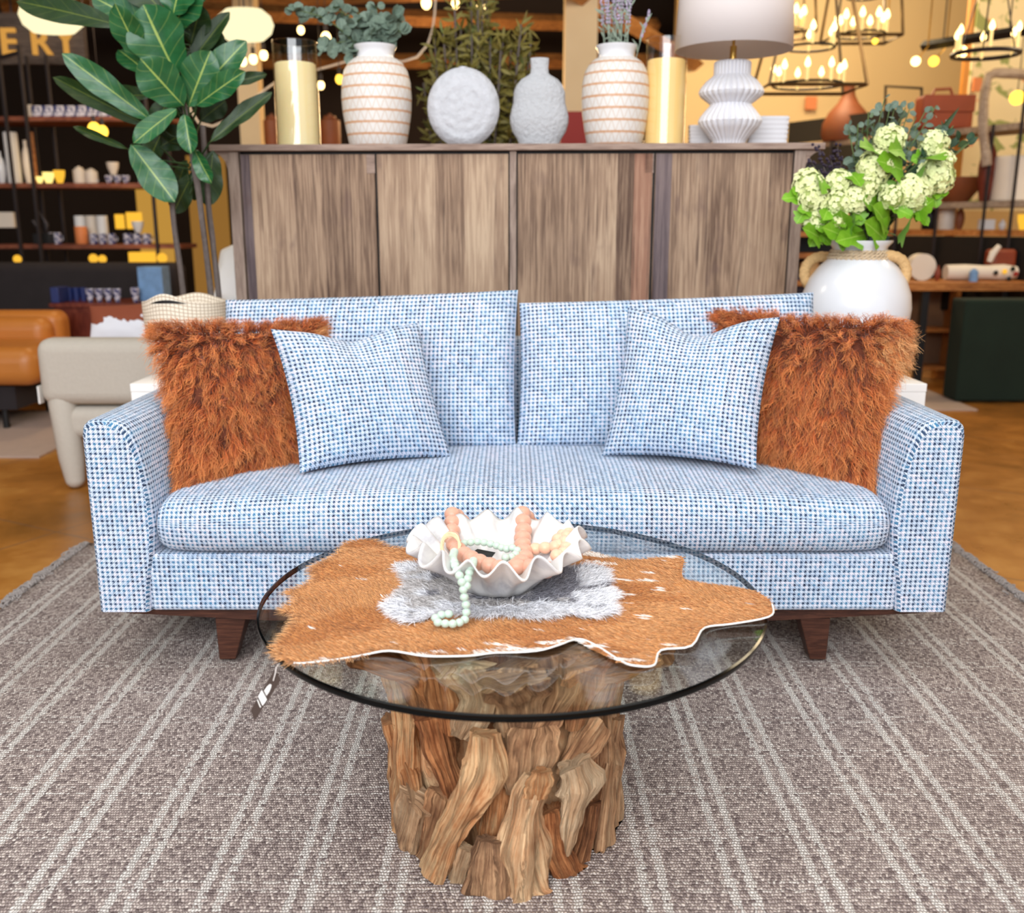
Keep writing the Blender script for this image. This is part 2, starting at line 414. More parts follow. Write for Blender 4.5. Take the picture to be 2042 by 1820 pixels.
    m['marble'] = t.m
    def bead(name, c, c2):
        t = NT(name)
        lw = t.n('LayerWeight', {'Blend': .35}).outputs[1]
        cc = t.mix(lw, lin(c), lin(c2))
        t.bsdf(cc, .38, 0, t.noise(t.ob(), 150, 2), .08, .001, Subsurface_Weight=.25, Subsurface_Radius=(.02, .012, .01), Subsurface_Scale=.3)
        return t.m
    m['bead_rose'] = bead('frosted_rose_bead', (212, 156, 132), (234, 190, 170))
    m['bead_peach'] = bead('frosted_peach_bead', (244, 184, 152), (252, 214, 192))
    m['bead_green'] = bead('frosted_seaglass_bead', (186, 206, 190), (216, 230, 218))
    m['raffia'] = simple('cream_raffia', (226, 204, 164), .9, var=.2, sc=80)
    m['black'] = simple('black_metal', (26, 24, 24), .5, .3, .2)
    m['tagbrown'] = simple('dark_card', (66, 52, 46), .7, var=.05)
    m['paper'] = simple('white_paper', (238, 236, 232), .8, var=.04)
    m['cord'] = simple('white_cord', (225, 218, 214), .8)
    m['white'] = simple('white_glazed', (224, 225, 230), .22, var=.03, Coat_Weight=.4)
    m['whitebox'] = simple('white_paint', (242, 240, 238), .55, var=.02)
    # rattan-wrapped vase: bands + zigzag
    t = NT('rattan_wrapped_ceramic')
    sx = t.n('SeparateXYZ', {'Vector': t.uv()})
    v = t.ma('DIVIDE', sx.outputs[1], .0455)
    fv = t.ma('FRACT', v)
    band = t.ma('LESS_THAN', t.ma('ABSOLUTE', t.ma('SUBTRACT', fv, .5)), .10)
    zz = t.ma('ABSOLUTE', t.ma('SUBTRACT', t.ma('MULTIPLY', t.ma('FRACT', t.ma('DIVIDE', sx.outputs[0], .0345)), 2.0), 1.0))
    fz = t.ma('FRACT', t.ma('ADD', v, .5))
    zig = t.ma('LESS_THAN', t.ma('ABSOLUTE', t.ma('SUBTRACT', fz, zz)), .09)
    below = t.ma('GREATER_THAN', sx.outputs[1], .0)
    top = t.ma('LESS_THAN', sx.outputs[1], .47)
    nn = t.noise(t.uv(), 60, 3)
    c = t.mix(t.ma('MULTIPLY', zig, t.ma('MULTIPLY', top, .55)), lin((226, 222, 218)), lin((196, 160, 124)))
    c = t.mix(t.ma('MULTIPLY', band, t.ma('MULTIPLY', top, t.ma('MULTIPLY_ADD', nn, .5, .6, clamp=True))), c, lin((206, 152, 108)))
    t.bsdf(c, .5, 0, t.ma('MULTIPLY', t.ma('ADD', band, zig), top), .7, .004)
    m['wrapvase'] = t.m
    m['stone'] = simple('grey_white_plaster', (196, 198, 204), .9, var=.16, sc=38, bump=.9)
    m['stone2'] = simple('pale_grey_grit', (186, 188, 192), .92, var=.10, sc=70, bump=.9)
    t = NT('cream_wax'); t.bsdf(t.mix(t.noise(t.ob(), 5, 2), lin((232, 214, 160)), lin((244, 230, 184))), .5, 0, Emission_Color=lin((246, 222, 150)), Emission_Strength=.12, Subsurface_Weight=.2, Subsurface_Scale=.05)
    m['wax'] = t.m
    t = NT('amber_lit_wax'); t.bsdf(t.mix(t.noise(t.ob(), 5, 2), lin((236, 196, 120)), lin((244, 216, 150))), .5, 0, Emission_Color=lin((250, 204, 120)), Emission_Strength=.2)
    m['wax2'] = t.m
    t = NT('linen_shade')
    n1 = t.noise(t.mapv(t.uv(), (900, 900, 1)), 1.0, 1)
    t.bsdf(t.mix(n1, lin((214, 205, 204)), lin((228, 220, 218))), .95, 0, n1, .1, .001, Specular_IOR_Level=.1)
    m['shade'] = t.m
    m['brass'] = simple('brushed_brass', (212, 172, 92), .3, 1.0, .1)
    m['lampbase'] = simple('white_matte_ceramic', (222, 222, 228), .45, var=.03)
    # leaves
    def leaf(name, c1, c2, vein, rough=.35, nv=9, vw=.05):
        t = NT(name)
        sx = t.n('SeparateXYZ', {'Vector': t.uv()}); u = sx.outputs[0]; v = sx.outputs[1]
        au = t.ma('ABSOLUTE', t.ma('SUBTRACT', u, .5))
        mid = t.ma('LESS_THAN', au, .022)
        side = t.ma('LESS_THAN', t.ma('ABSOLUTE', t.ma('SUBTRACT', t.ma('FRACT', t.ma('MULTIPLY', t.ma('SUBTRACT', v, t.ma('MULTIPLY', au, .42)), nv)), .5)), vw)
        nn = t.noise(t.ob(), 22, 3)
        c = t.mix(nn, lin(c1), lin(c2))
        c = t.mix(t.ma('MULTIPLY', side, .18), c, lin(vein)); c = t.mix(t.ma('MULTIPLY', mid, .8), c, lin(vein))
        bf = t.n('NewGeometry').outputs['Backfacing']
        c = t.mix(t.ma('MULTIPLY', bf, .45), c, lin((118, 148, 96)))
        t.bsdf(c, rough, 0, t.ma('SUBTRACT', nn, t.ma('MULTIPLY', side, .5)), .3, .006, Specular_IOR_Level=.45)
        return t.m
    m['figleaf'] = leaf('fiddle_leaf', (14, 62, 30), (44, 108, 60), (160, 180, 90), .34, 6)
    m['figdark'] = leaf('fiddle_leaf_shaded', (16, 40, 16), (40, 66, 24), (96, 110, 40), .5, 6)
    m['limeleaf'] = leaf('lime_leaf', (92, 150, 20), (138, 190, 48), (170, 208, 90), .5, 5)
    m['eucleaf'] = leaf('eucalyptus_leaf', (62, 84, 72), (128, 146, 130), (140, 160, 140), .7, 5)
    m['oliveleaf'] = leaf('olive_leaf', (60, 60, 26), (150, 136, 62), (150, 136, 70), .6, 3)
    m['darkleaf'] = leaf('deep_green_leaf', (22, 48, 34), (50, 84, 56), (80, 100, 70), .5, 5)
    m['stem'] = simple('green_stem', (90, 108, 60), .7)
    m['bark'] = simple('grey_brown_bark', (96, 86, 82), .9, var=.3, sc=40, bump=.5)
    m['bloom'] = simple('pale_green_petals', (238, 244, 184), .7, var=.14, sc=40)
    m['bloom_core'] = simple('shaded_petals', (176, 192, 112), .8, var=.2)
    m['lavender'] = simple('dusty_lavender', (178, 164, 190), .8, var=.25, sc=60)
    m['sage'] = simple('grey_green_foliage', (136, 150, 134), .8, var=.2, sc=60)
    m['berry'] = simple('dark_purple_berries', (48, 36, 56), .5, var=.3, sc=60)
    m['rope'] = simple('twisted_rope', (206, 182, 150), .95, var=.3, sc=120, bump=.6)
    m['rattan'] = simple('wound_rattan', (210, 170, 116), .8, var=.25, sc=120, bump=.4)
    t = NT('cream_woven_basket')
    sx = t.n('SeparateXYZ', {'Vector': t.uv()})
    a = t.ma('LESS_THAN', t.ma('FRACT', t.ma('DIVIDE', sx.outputs[0], .0145)), .2); b = t.ma('LESS_THAN', t.ma('FRACT', t.ma('DIVIDE', sx.outputs[1], .011)), .22)
    g = t.ma('MAXIMUM', a, b)
    up = t.ma('GREATER_THAN', sx.outputs[1], .20)
    c = t.mix(t.ma('MULTIPLY', g, t.ma('MULTIPLY', up, .8)), lin((240, 228, 210)), lin((170, 146, 116)))
    t.bsdf(c, .9, 0, g, -.5, .004); m['basket'] = t.m
    m['chair'] = simple('oatmeal_boucle', (196, 188, 176), .95, var=.06, sc=60, bump=.2)
    m['leather'] = simple('tan_leather', (196, 122, 52), .42, var=.12, sc=5)
    m['darkfab'] = simple('charcoal_upholstery', (42, 36, 38), .95, var=.2)
    m['shelfwood'] = wood('reddish_shelf_wood', ((70, 34, 24), (122, 66, 46), (158, 96, 68)), (2, 20, 20), rough=.5, bump=.1)
    m['warmwood'] = wood('honey_wood', ((110, 62, 28), (168, 104, 52), (204, 142, 80)), (2, 16, 16), rough=.5, bump=.1)
    m['greywood'] = wood('grey_oak', ((112, 94, 80), (156, 136, 118), (186, 166, 146)), (2, 16, 16), rough=.6, bump=.1)
    m['redwood'] = wood('mahogany', ((62, 24, 16), (100, 42, 30), (128, 62, 44)), (8, 8, 2), rough=.4, bump=.05)
    m['iron'] = simple('dark_iron', (52, 46, 48), .5, .6, .2)
    m['greenvelvet'] = simple('dark_green_velvet', (16, 34, 24), .95, var=.35, sc=4)
    m['brownleather'] = simple('cognac_leather', (132, 54, 26), .5, var=.25, sc=8)
    m['terracotta'] = simple('burnt_brown_ceramic', (128, 68, 34), .6, var=.3, sc=7)
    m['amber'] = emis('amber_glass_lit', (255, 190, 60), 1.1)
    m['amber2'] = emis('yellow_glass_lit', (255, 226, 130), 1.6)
    m['bulb'] = emis('warm_bulb', (255, 214, 140), 6.0)
    m['bulb2'] = emis('golden_bulb', (255, 200, 70), 3.0)
    m['lampglow'] = emis('cream_lamp_glow', (255, 240, 190), 1.25)
    m['gold'] = emis('gold_letter_glow', (236, 170, 80), .8)
    m['candle'] = simple('ivory_candle_sleeve', (240, 214, 150), .6, Emission_Color=lin((255, 214, 130)), Emission_Strength=.5)
    m['cream_pot'] = simple('cream_ceramic', (226, 214, 200), .45, var=.05)
    m['bluewhite'] = None
    t = NT('blue_white_ceramic')
    sx = t.n('SeparateXYZ', {'Vector': t.ob()})
    b = t.noise(t.ob(), 45, 2)
    c = t.mix(t.ma('GREATER_THAN', b, .52), lin((214, 210, 222)), lin((40, 52, 112)))
    t.bsdf(c, .3); m['bluewhite'] = t.m
    m['ink'] = simple('ink_blue', (34, 48, 104), .5)
    m['skyblue'] = simple('pale_blue_print', (120, 160, 206), .6, var=.4, sc=20)
    m['orange'] = simple('orange_clay', (218, 130, 76), .6)
    m['red'] = simple('deep_red', (150, 26, 14), .6, var=.05)
    m['darkwall'] = simple('dark_brown_wall', (38, 26, 18), .95, var=.4, sc=1)
    t = NT('cream_wall'); t.bsdf(t.mix(t.noise(t.ob(), .5, 2), lin((214, 186, 134)), lin((228, 200, 150))), .9); m['creamwall'] = t.m
    m['beam'] = wood('ceiling_timber', ((80, 48, 24), (134, 88, 46), (172, 122, 70)), (2, 16, 16), rough=.7, bump=.1)
    t = NT('floral_paper')
    n1 = t.noise(t.ob(), 6, 2, .5, 1); n2 = t.noise(t.mapv(t.ob(), loc=(4, 2, 9)), 4, 2, .5, .5)
    c = t.mix(t.ramp(n1, [(.56, (0, 0, 0)), (.60, (1, 1, 1))]), lin((234, 214, 168)), lin((150, 156, 92)))
    c = t.mix(t.ramp(n2, [(.66, (0, 0, 0)), (.70, (1, 1, 1))]), c, lin((226, 130, 88)))
    t.bsdf(c, .8); m['floral'] = t.m
    t = NT('brown_white_hide')
    sx = t.n('SeparateXYZ', {'Vector': t.uv()})
    k = t.ma('ADD', sx.outputs[1], t.ma('MULTIPLY_ADD', t.noise(t.uv(), 4, 3), .5, -.25))
    t.bsdf(t.mix(t.ma('GREATER_THAN', k, .27), lin((232, 232, 240)), lin((140, 70, 44))), .85); m['cowpillow'] = t.m
    t = NT('pale_wrapped_panel'); t.bsdf(t.mix(t.noise(t.ob(), 3, 2), lin((220, 196, 156)), lin((232, 212, 176))), .8); m['column'] = t.m
build_materials()
# ================================================================ strands (fur, hair)
def strands(name, mat, parent, roots, dirs, length, width, seg=6, wave=.0, freq=3.0, grav=0.0, kind=None, loc=None, locks=None, cen=None):
    n = len(roots)
    roots = np.array(roots); dirs = np.array(dirs); dirs = dirs/np.linalg.norm(dirs, axis=1)[:, None]
    ln = np.broadcast_to(np.array(length), (n,))
    rnd = NR.rand(n); ph = NR.rand(n)*6.28 if locks is None else locks*6.28*7
    a = np.cross(dirs, NR.randn(n, 3)); a /= np.linalg.norm(a, axis=1)[:, None]+1e-9
    b = np.cross(dirs, a)
    V = np.zeros((n, seg+1, 2, 3))
    for k in range(seg+1):
        t = k/seg
        c = roots + dirs*(ln*t)[:, None]
        c = c + a*(wave*ln*t*np.sin(ph+freq*t*6.28))[:, None] + b*(wave*ln*t*np.cos(ph*1.7+freq*t*5.1))[:, None]
        c[:, 2] -= grav*ln*t*t
        if cen is not None: c = c + (np.array(cen)-roots)*(.6*t)
        w = width*(1-.75*t*t)*.5
        wd = a*.8+b*.6
        V[:, k, 0] = c-wd*w; V[:, k, 1] = c+wd*w
    me = bpy.data.meshes.new(name)
    base = (np.arange(n)*(seg+1)*2)[:, None]
    q = np.array([[2*k, 2*k+1, 2*k+3, 2*k+2] for k in range(seg)]).ravel()
    idx = (base+q[None, :]).ravel()
    L = np.array(WL[parent.name]) if parent is not None else np.array(loc)
    me.vertices.add(n*(seg+1)*2); me.vertices.foreach_set('co', (V.reshape(-1, 3)-L).ravel())
    me.loops.add(len(idx)); me.loops.foreach_set('vertex_index', idx.astype(np.int32))
    nf = n*seg
    me.polygons.add(nf); me.polygons.foreach_set('loop_start', np.arange(nf, dtype=np.int32)*4)
    uvl = me.uv_layers.new(name='UVMap')
    uu = np.repeat(rnd if locks is None else locks*.55+rnd*.45, seg*4)
    vv = np.tile(np.array([[k/seg, k/seg, (k+1)/seg, (k+1)/seg] for k in range(seg)]).ravel(), n)
    uvl.data.foreach_set('uv', np.stack([uu, vv], 1).ravel())
    me.polygons.foreach_set('use_smooth', np.ones(nf, bool))
    me.materials.append(mat); me.update(); me.validate()
    o = bpy.data.objects.new(name, me); COL.objects.link(o)
    if parent is not None: o.parent = parent; reg(o, WL[parent.name])
    else: o.location = L.tolist(); reg(o, L)
    if kind: o['kind'] = kind
    return o
# ================================================================ sofa
SX = .03
FAB = MT['fabric']
sofa = thing('sofa', 'pale blue houndstooth sofa with low curved arms and dark walnut plinth on the plaid rug', 'sofa', (SX, 2.9, 0))
def arm(sgn):
    front = [(1.145,.187),(1.145,.45),(1.145,.675),(1.141,.697),(1.128,.709),(1.10,.713),(1.062,.711),(1.035,.700),(1.018,.680),(1.003,.640),(.990,.58),(.980,.50),(.977,.42),(.985,.34),(1.000,.26),(1.007,.187)]
    ys = [2.442, 2.448, 2.462, 2.6, 2.75, 2.9, 3.05, 3.2, 3.3]
    m = M(); V = []; U = []
    L = [0]
    for a, b in zip(front, front[1:]): L.append(L[-1]+math.hypot(b[0]-a[0], b[1]-a[1]))
    for j, y in enumerate(ys):
        t = (y-2.44)/.86
        for i, (x, z) in enumerate(front):
            inset = {0: .012, 1: .004}.get(j, 0)
            cx, cz = 1.07, .45
            xx = x; zz = z
            if inset:
                xx += (inset if x < cx else -inset)*1.0
                if z > .6: zz -= inset
            if 6 <= i: xx -= .055*t*(1-(z-.187)/.6*.4)
            V.append((SX+sgn*xx, y, zz)); U.append((L[i], y))
    n = len(front)
    m.add(V, [(j*n+i, j*n+i+1, (j+1)*n+i+1, (j+1)*n+i) for j in range(len(ys)-1) for i in range(n-1)], U)
    # front and back faces
    m.add(V[:n], [tuple(range(n))], [(abs(v[0]), v[2]) for v in V[:n]])
    m.add(V[-n:], [tuple(range(n-1, -1, -1))], [(v[0], v[2]) for v in V[-n:]])
    o = m.obj('armrest', FAB, sofa, angle=50)
    return o
arm(-1); arm(1)
m = M(); m.box((SX-1.006, 2.448, .187), (SX+1.006, 3.2, .348)); m.obj('front_rail', FAB, sofa, bev=.012)
m = M(); m.box((SX-.95, 3.13, .187), (SX+.95, 3.30, .84)); m.obj('backrest', FAB, sofa, bev=.04)
# seat cushion
def seatfn():
    m = M(); n = 40
    x0, x1, y0, y1, z0 = SX-.972, SX+.972, 2.425, 3.12, .352
    # section around front: loop (y,z) param
    def sec(x):
        e = min(1, (min(x-x0, x1-x))/.16); e = math.sqrt(max(0, 1-(1-e)**2))
        c = min(1, (min(x-x0, x1-x))/.9)
        zt = .492+.030*math.sin(c*PI/2)
        yf = y0+.035*(1-e)
        return [(y1, z0+.004), (y0+.10, z0), (yf+.030, z0+.003), (yf+.009, z0+.016), (yf-.002, z0+.045), (yf-.006, z0+.078), (yf-.001, zt-.045), (yf+.010, zt-.022), (yf+.032, zt-.006), (yf+.07, zt+.002), (yf+.25, zt+.014), (y1-.2, zt+.012), (y1, zt)]
    S0 = sec((x0+x1)/2); L = [0]
    for a, b in zip(S0, S0[1:]): L.append(L[-1]+math.hypot(b[0]-a[0], b[1]-a[1]))
    V = []; U = []
    xs = [x0+(x1-x0)*(.5-.5*math.cos(PI*i/n)) for i in range(n+1)]
    for x in xs:
        s = sec(x)
        e = min(1, (min(x-x0, x1-x))/.03)
        zc = .42
        for i, (y, z) in enumerate(s):
            V.append((x, y, zc+(z-zc)*(.72+.28*math.sqrt(e)))); U.append((x, L[i]))
    k = len(S0)
    m.add(V, [(i*k+j, (i+1)*k+j, (i+1)*k+j+1, i*k+j+1) for i in range(n) for j in range(k-1)], U)
    m.add(V[:k], [tuple(range(k))]); m.add(V[-k:], [tuple(range(k-1, -1, -1))])
    # welt lines
    return m.obj('seat_cushion', FAB, sofa, angle=60)
seatfn()
def pillow(name, mat, c, thick, parent=None, chop=0, cc=.10, n=26, loc=None, uvs=1.0, ears=.0, pw=.42, ret=False, droop=0):
    """c: BL, BR, TR, TL corners; front faces the viewer"""
    BL, BR, TR, TL = [Vector(p) for p in c]
    N = ((BR-BL).cross(TL-BL)).normalized()
    W = ((BR-BL).length+(TR-TL).length)/2; H = ((TL-BL).length+(TR-BR).length)/2
    def pos(u, v, side):
        s, t = 2*u-1, 2*v-1
        s2 = s*(1-cc*(1-t*t)); t2 = t*(1-cc*(1-s*s))
        if chop and t > 0: t2 -= chop*math.exp(-(s/.42)**2)*t**3
        uu, vv = (s2+1)/2, (t2+1)/2
        p = BL*(1-uu)*(1-vv)+BR*uu*(1-vv)+TR*uu*vv+TL*(1-uu)*vv
        h = thick*.5*(max(0, (1-s*s)*(1-t*t)))**pw
        if chop: h *= 1-.55*math.exp(-(s/.25)**2)*max(0, t)**1.5
        h *= 1+.10*noise.noise(Vector((s*2.3+BL.x*5, t*2.3, 1)))
        sag = 0
        return p+N*h*side+Vector((0, 0, -droop*(1-abs(s))))
    m = M()
    for side in (1, -1):
        V = []; U = []
        for j in range(n+1):
            for i in range(n+1):
                # denser near the border
                u = .5-.5*math.cos(PI*i/n); v = .5-.5*math.cos(PI*j/n)
                u = .5*u+.5*i/n; v = .5*v+.5*j/n
                V.append(pos(u, v, side)); U.append((u*W*uvs, v*H*uvs))
        w = n+1
        fc = [(j*w+i, j*w+i+1, (j+1)*w+i+1, (j+1)*w+i) for j in range(n) for i in range(n)]
        if side < 0: fc = [f[::-1] for f in fc]
        m.add(V, fc, U)
    o = m.obj(name, mat, parent, angle=75, loc=loc)
    # piping seam
    return (o, pos, N) if ret else o
def PP(x, y, Y): return P(x, y, Y)
bz = .515
pillow('back_cushion', FAB, [(-.935, 2.98, bz), (.012, 2.98, bz), P(1033, 578, 3.1), P(450, 598, 3.06)], .20, sofa, cc=.018, pw=.30)
pillow('back_cushion', FAB, [(.016, 2.98, bz), (.985, 2.98, bz), P(1622, 583, 3.06), P(1036, 604, 3.1)], .20, sofa, cc=.018, pw=.30)
# plinth with tapered ends
m = M()
y0, y1 = 2.475, 3.22
xs = [(-1.085, .170), (-.68, .148), (.68, .148), (1.085, .170)]
pz = [(SX+x, z) for x, z in xs]
for (xa, za), (xb, zb) in zip(pz, pz[1:]):
    m.hexa([(xa, y0, za), (xb, y0, zb), (xb, y1, zb), (xa, y1, za), (xa, y0, .187), (xb, y0, .187), (xb, y1, .187), (xa, y1, .187)])
m.obj('plinth', MT['dark_wood'], sofa, smooth=False)
for sx_ in (-1, 1):
    for yy in (2.50, 3.10):
        a, b = SX+sx_*.82, SX+sx_*.83
        m = M()
        def lg(x, w, y, z): return [(x-w/2, y-w/2, z), (x+w/2, y-w/2, z), (x+w/2, y+w/2, z), (x-w/2, y+w/2, z)]
        o_ = .025*sx_
        m.hexa(lg(SX+sx_*.825+0, .045, yy+.02, .022)+lg(SX+sx_*.815-o_*.4, .085, yy+.03, .150))
        m.obj('leg', MT['dark_wood'], sofa, smooth=False, bev=.003)
# ---------------------------------------------------------------- scatter cushions
def blue(corners, label, chop, t=.17):
    o = pillow('throw_pillow', FAB, corners, t, chop=chop, cc=.075, pw=.42)
    return tag(o, label, 'pillow', 'blue houndstooth throw pillows')
blue([P(598, 943, 2.62), P(902, 912, 2.80), P(836, 643, 2.90), P(540, 656, 2.78)], 'square blue houndstooth pillow leaning on the left rust fur pillow', .16)
blue([P(1200, 908, 2.80), P(1508, 936, 2.62), P(1556, 632, 2.78), P(1252, 612, 2.90)], 'square blue houndstooth pillow with dented top leaning on the right rust fur pillow', .26)
def furpillow(c, label, seed, edge):
    root = thing('fur_pillow', label, 'pillow', tuple((Vector(c[0])+Vector(c[1]))/2), 'shaggy rust fur pillows')
    o, pos, N = pillow('cover', MT['rust'], c, .12, root, cc=.07, pw=.38, ret=True)
    rs = np.random.RandomState(seed)
    up = ((Vector(c[3])-Vector(c[0]))+(Vector(c[2])-Vector(c[1]))).normalized(); rt = ((Vector(c[1])-Vector(c[0]))).normalized()
    for (nm, mat, cl, sel) in (('fur', 'fur_rust', 1900, 0), ('pale_fur', 'fur_edge', 110, 1)):
        Rts = []; D = []; Ln = []; Lk = []; CE = []
        for k in range(cl):
            if sel == 0:
                u, v = rs.rand(2)
                if rs.rand() < .06: (u, v) = (rs.randint(2)*.97+.015, .97)
                elif rs.rand() < .30: (u, v) = [(u, .995), (.005, v), (.995, v), (u, .01)][rs.randint(4)]
            else:
                ex, ey = edge
                u = min(1, max(0, ex+rs.randn()*.05)); v = min(1, max(0, ey-abs(rs.randn())*.10))
            p = pos(u, v, 1 if rs.rand() < .93 else -1)
            s, t = 2*u-1, 2*v-1
            edgeout = rt*(s*abs(s)**3)*1.3+up*(t*abs(t)**3)*1.1
            d = N*.42 + edgeout + Vector((0, 0, -1.0))*(1-abs(t)**4*(t > 0)) + rt*s*.35 + Vector(rs.randn(3))*.33
            d.normalize()
            q = rs.rand()
            ln = .042+.036*rs.rand()
            if sel: ln *= 1.1
            for j in range(15):
                Rts.append(p+N*.002+rt*rs.randn()*.0065+up*rs.randn()*.0065); CE.append(tuple(p))
                dd = d+Vector(rs.randn(3))*.06
                D.append(dd); Ln.append(ln*(.8+.3*rs.rand())); Lk.append(q)
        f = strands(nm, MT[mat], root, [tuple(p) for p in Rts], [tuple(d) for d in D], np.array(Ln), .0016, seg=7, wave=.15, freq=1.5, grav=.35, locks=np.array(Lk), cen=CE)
        if sel: f['label'] = 'paler tan fur at the corner'
    return root
furpillow([P(372, 948, 2.60), P(620, 925, 2.84), P(645, 650, 2.98), P(322, 662, 2.78)], 'shaggy rust curly fur pillow against the left arm of the sofa', 3, (1.0, 1.0))
furpillow([P(1500, 925, 2.84), P(1722, 955, 2.60), P(1792, 650, 2.76), P(1436, 628, 2.98)], 'shaggy rust curly fur pillow against the right arm of the sofa', 4, (1.0, .95))
# ================================================================ rug
rug = thing('rug', 'flatwoven grey brown plaid rug with white double stripes under the sofa', 'rug', (.02, 2.1, 0))
RX0, RX1, RY0, RY1 = -1.63, 1.67, .6, 3.55
m = M()
def rfn(u, v):
    x = RX0+(RX1-RX0)*u; y = RY0+(RY1-RY0)*v
    e = 0
    if u in (0, 1): x += .010*math.sin(y*23)+.008*math.sin(y*61)
    return (x, y, .012 + .0015*math.sin(x*9+y*5))
m.grid(rfn, 60, 60, RX1-RX0, RY1-RY0); w = 61
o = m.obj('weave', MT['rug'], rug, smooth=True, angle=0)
o.modifiers.new('k', 'SOLIDIFY').thickness = .009
for sgn, x0 in ((-1, RX0), (1, RX1)):
    m = M()
    y = RY0
    while y < RY1:
        for j in range(3):
            yy = y+R.uniform(-.008, .008); a = R.uniform(-.9, .9); L = R.uniform(.03, .062)
            pts = []
            cx, cy = x0-sgn*.004, yy
            for k in range(7):
                pts.append((cx, cy, .010+.008*math.sin(k*.8+a)*(k > 0)+R.uniform(0, .005)))
                a += R.uniform(-.7, .7)
                cx += sgn*math.cos(a)*L/6; cy += math.sin(a)*L/6
            m.tube(pts, [.0030+.0008*R.random()]*7, 5)
        y += R.uniform(.011, .02)
    f = m.obj('fringe', MT['fringe'], rug); f['kind'] = 'stuff'
# ================================================================ coffee table
TC = Vector((.0, 1.822, 0)); TR_ = .497; GZ = .483
table = thing('coffee_table', 'round glass coffee table on a bundled driftwood base standing on the rug', 'table', tuple(TC))
m = M(); n = 128
prof_t = [(0, GZ), (TR_-.006, GZ)]; 
m.lathe([(0.001, GZ), (TR_*.5, GZ), (TR_-.004, GZ)], (TC.x, TC.y, 0), n)
m.lathe([(TR_-.004, GZ-.012), (TR_*.5, GZ-.012), (.001, GZ-.012)], (TC.x, TC.y, 0), n)
gt = m.obj('glass_top', MT['glass_top'], table)
m = M(); m.lathe([(TR_-.005, GZ-.0125), (TR_-.002, GZ-.012), (TR_, GZ-.007), (TR_-.001, GZ-.0015), (TR_-.005, GZ+.0003)], (TC.x, TC.y, 0), n)
o = m.obj('glass_rim', MT['glass_edge'], gt)
BC = Vector((-.012, 1.79, 0))
def cyl(px, py, rad):
    d = ray(px, py); o_ = Vector((0, 0, CH))
    a = d.x*d.x+d.y*d.y; bx, by = -BC.x, -BC.y
    b = 2*(d.x*bx+d.y*by); c = bx*bx+by*by-rad*rad
    disc = b*b-4*a*c
    if disc < 0: disc = 0
    t = (-b-math.sqrt(disc))/(2*a)
    return o_+d*t
PX = 1929/1.75
def chunk(pl, ws, rad, seed, flat=.6, parent=table, noi=.8):
    pts = []
    for i, q in enumerate(pl):
        p = cyl(q[0], q[1], rad) if len(q) == 2 else Vector(q)
        pts.append(p)
    # densify
    P2 = []; W2 = []
    for i in range(len(pts)-1):
        for k in range(5):
            t = k/5; P2.append(pts[i].lerp(pts[i+1], t)); W2.append(ws[i]*(1-t)+ws[i+1]*t)
    P2.append(pts[-1]); W2.append(ws[-1])
    # smooth
    for _ in range(2):
        P2 = [P2[0]]+[(P2[i-1]+P2[i]*2+P2[i+1])/4 for i in range(1, len(P2)-1)]+[P2[-1]]
    W3 = [w/PX/2*(1+.28*noise.noise(Vector((i*.45, seed*3.3, 0)))) for i, w in enumerate(W2)]
    mid = P2[len(P2)//2]
    rd = Vector((mid.x-BC.x, mid.y-BC.y, 0)).normalized()
    tt = (P2[-1]-P2[0]).normalized()
    side = tt.cross(rd)
    zt = [p for p in P2]
    m = M(); m.tube(zt, W3, 28, flat=flat, noi=noi, side=side, seed=seed)
    m.v = [(x, y, min(max(z, .0125), GZ-.0125)) for x, y, z in m.v]
    return m.obj('driftwood_piece', MT['drift'], parent, angle=28)
front = [
 ([(778,1432),(795,1500),(822,1560),(830,1612)], [56,58,52,24], .225),
 ([(862,1425),(880,1500),(902,1560),(908,1608)], [95,86,56,26], .222),
 ([(962,1460),(966,1530),(930,1600),(893,1665),(862,1742)], [60,72,66,62,58], .262),
 ([(1052,1440),(1046,1510),(1032,1580)], [104,104,56], .222),
 ([(1072,1545),(1052,1612),(1046,1700),(1044,1788)], [52,68,78,92], .262),
 ([(973,1672),(968,1720),(962,1788)], [46,70,80], .262),
 ([(932,1690),(920,1725),(912,1762)], [40,44,36], .250),
 ([(1000,1560),(990,1640),(984,1710)], [64,80,70], .205),
 ([(1140,1522),(1152,1565),(1134,1640),(1126,1704)], [66,86,50,20], .250),
 ([(1190,1440),(1150,1500),(1118,1548)], [84,66,40], .225),
 ([(1232,1430),(1212,1550),(1200,1640),(1190,1735)], [44,56,66,70], .222),
 ([(1226,1600),(1222,1680),(1208,1728)], [30,52,40], .232),
 ([(1098,1610),(1106,1690),(1142,1762)], [60,62,66], .238),
 ([(832,1588),(818,1650),(806,1704)], [96,84,52], .234),
 ([(885,1580),(868,1650),(852,1716)], [52,58,44], .226),
 ([(1080,1536),(1078,1560),(1072,1590)], [38,50,40], .278),
 ([(1180,1600),(1168,1670),(1150,1735)], [50,60,60], .222),
 ([(790,1470),(785,1560),(800,1640)], [36,36,40], .214),
]
for i, (pl, ws, rad) in enumerate(front): chunk(pl, ws, rad-.012, i+1, flat=.62)
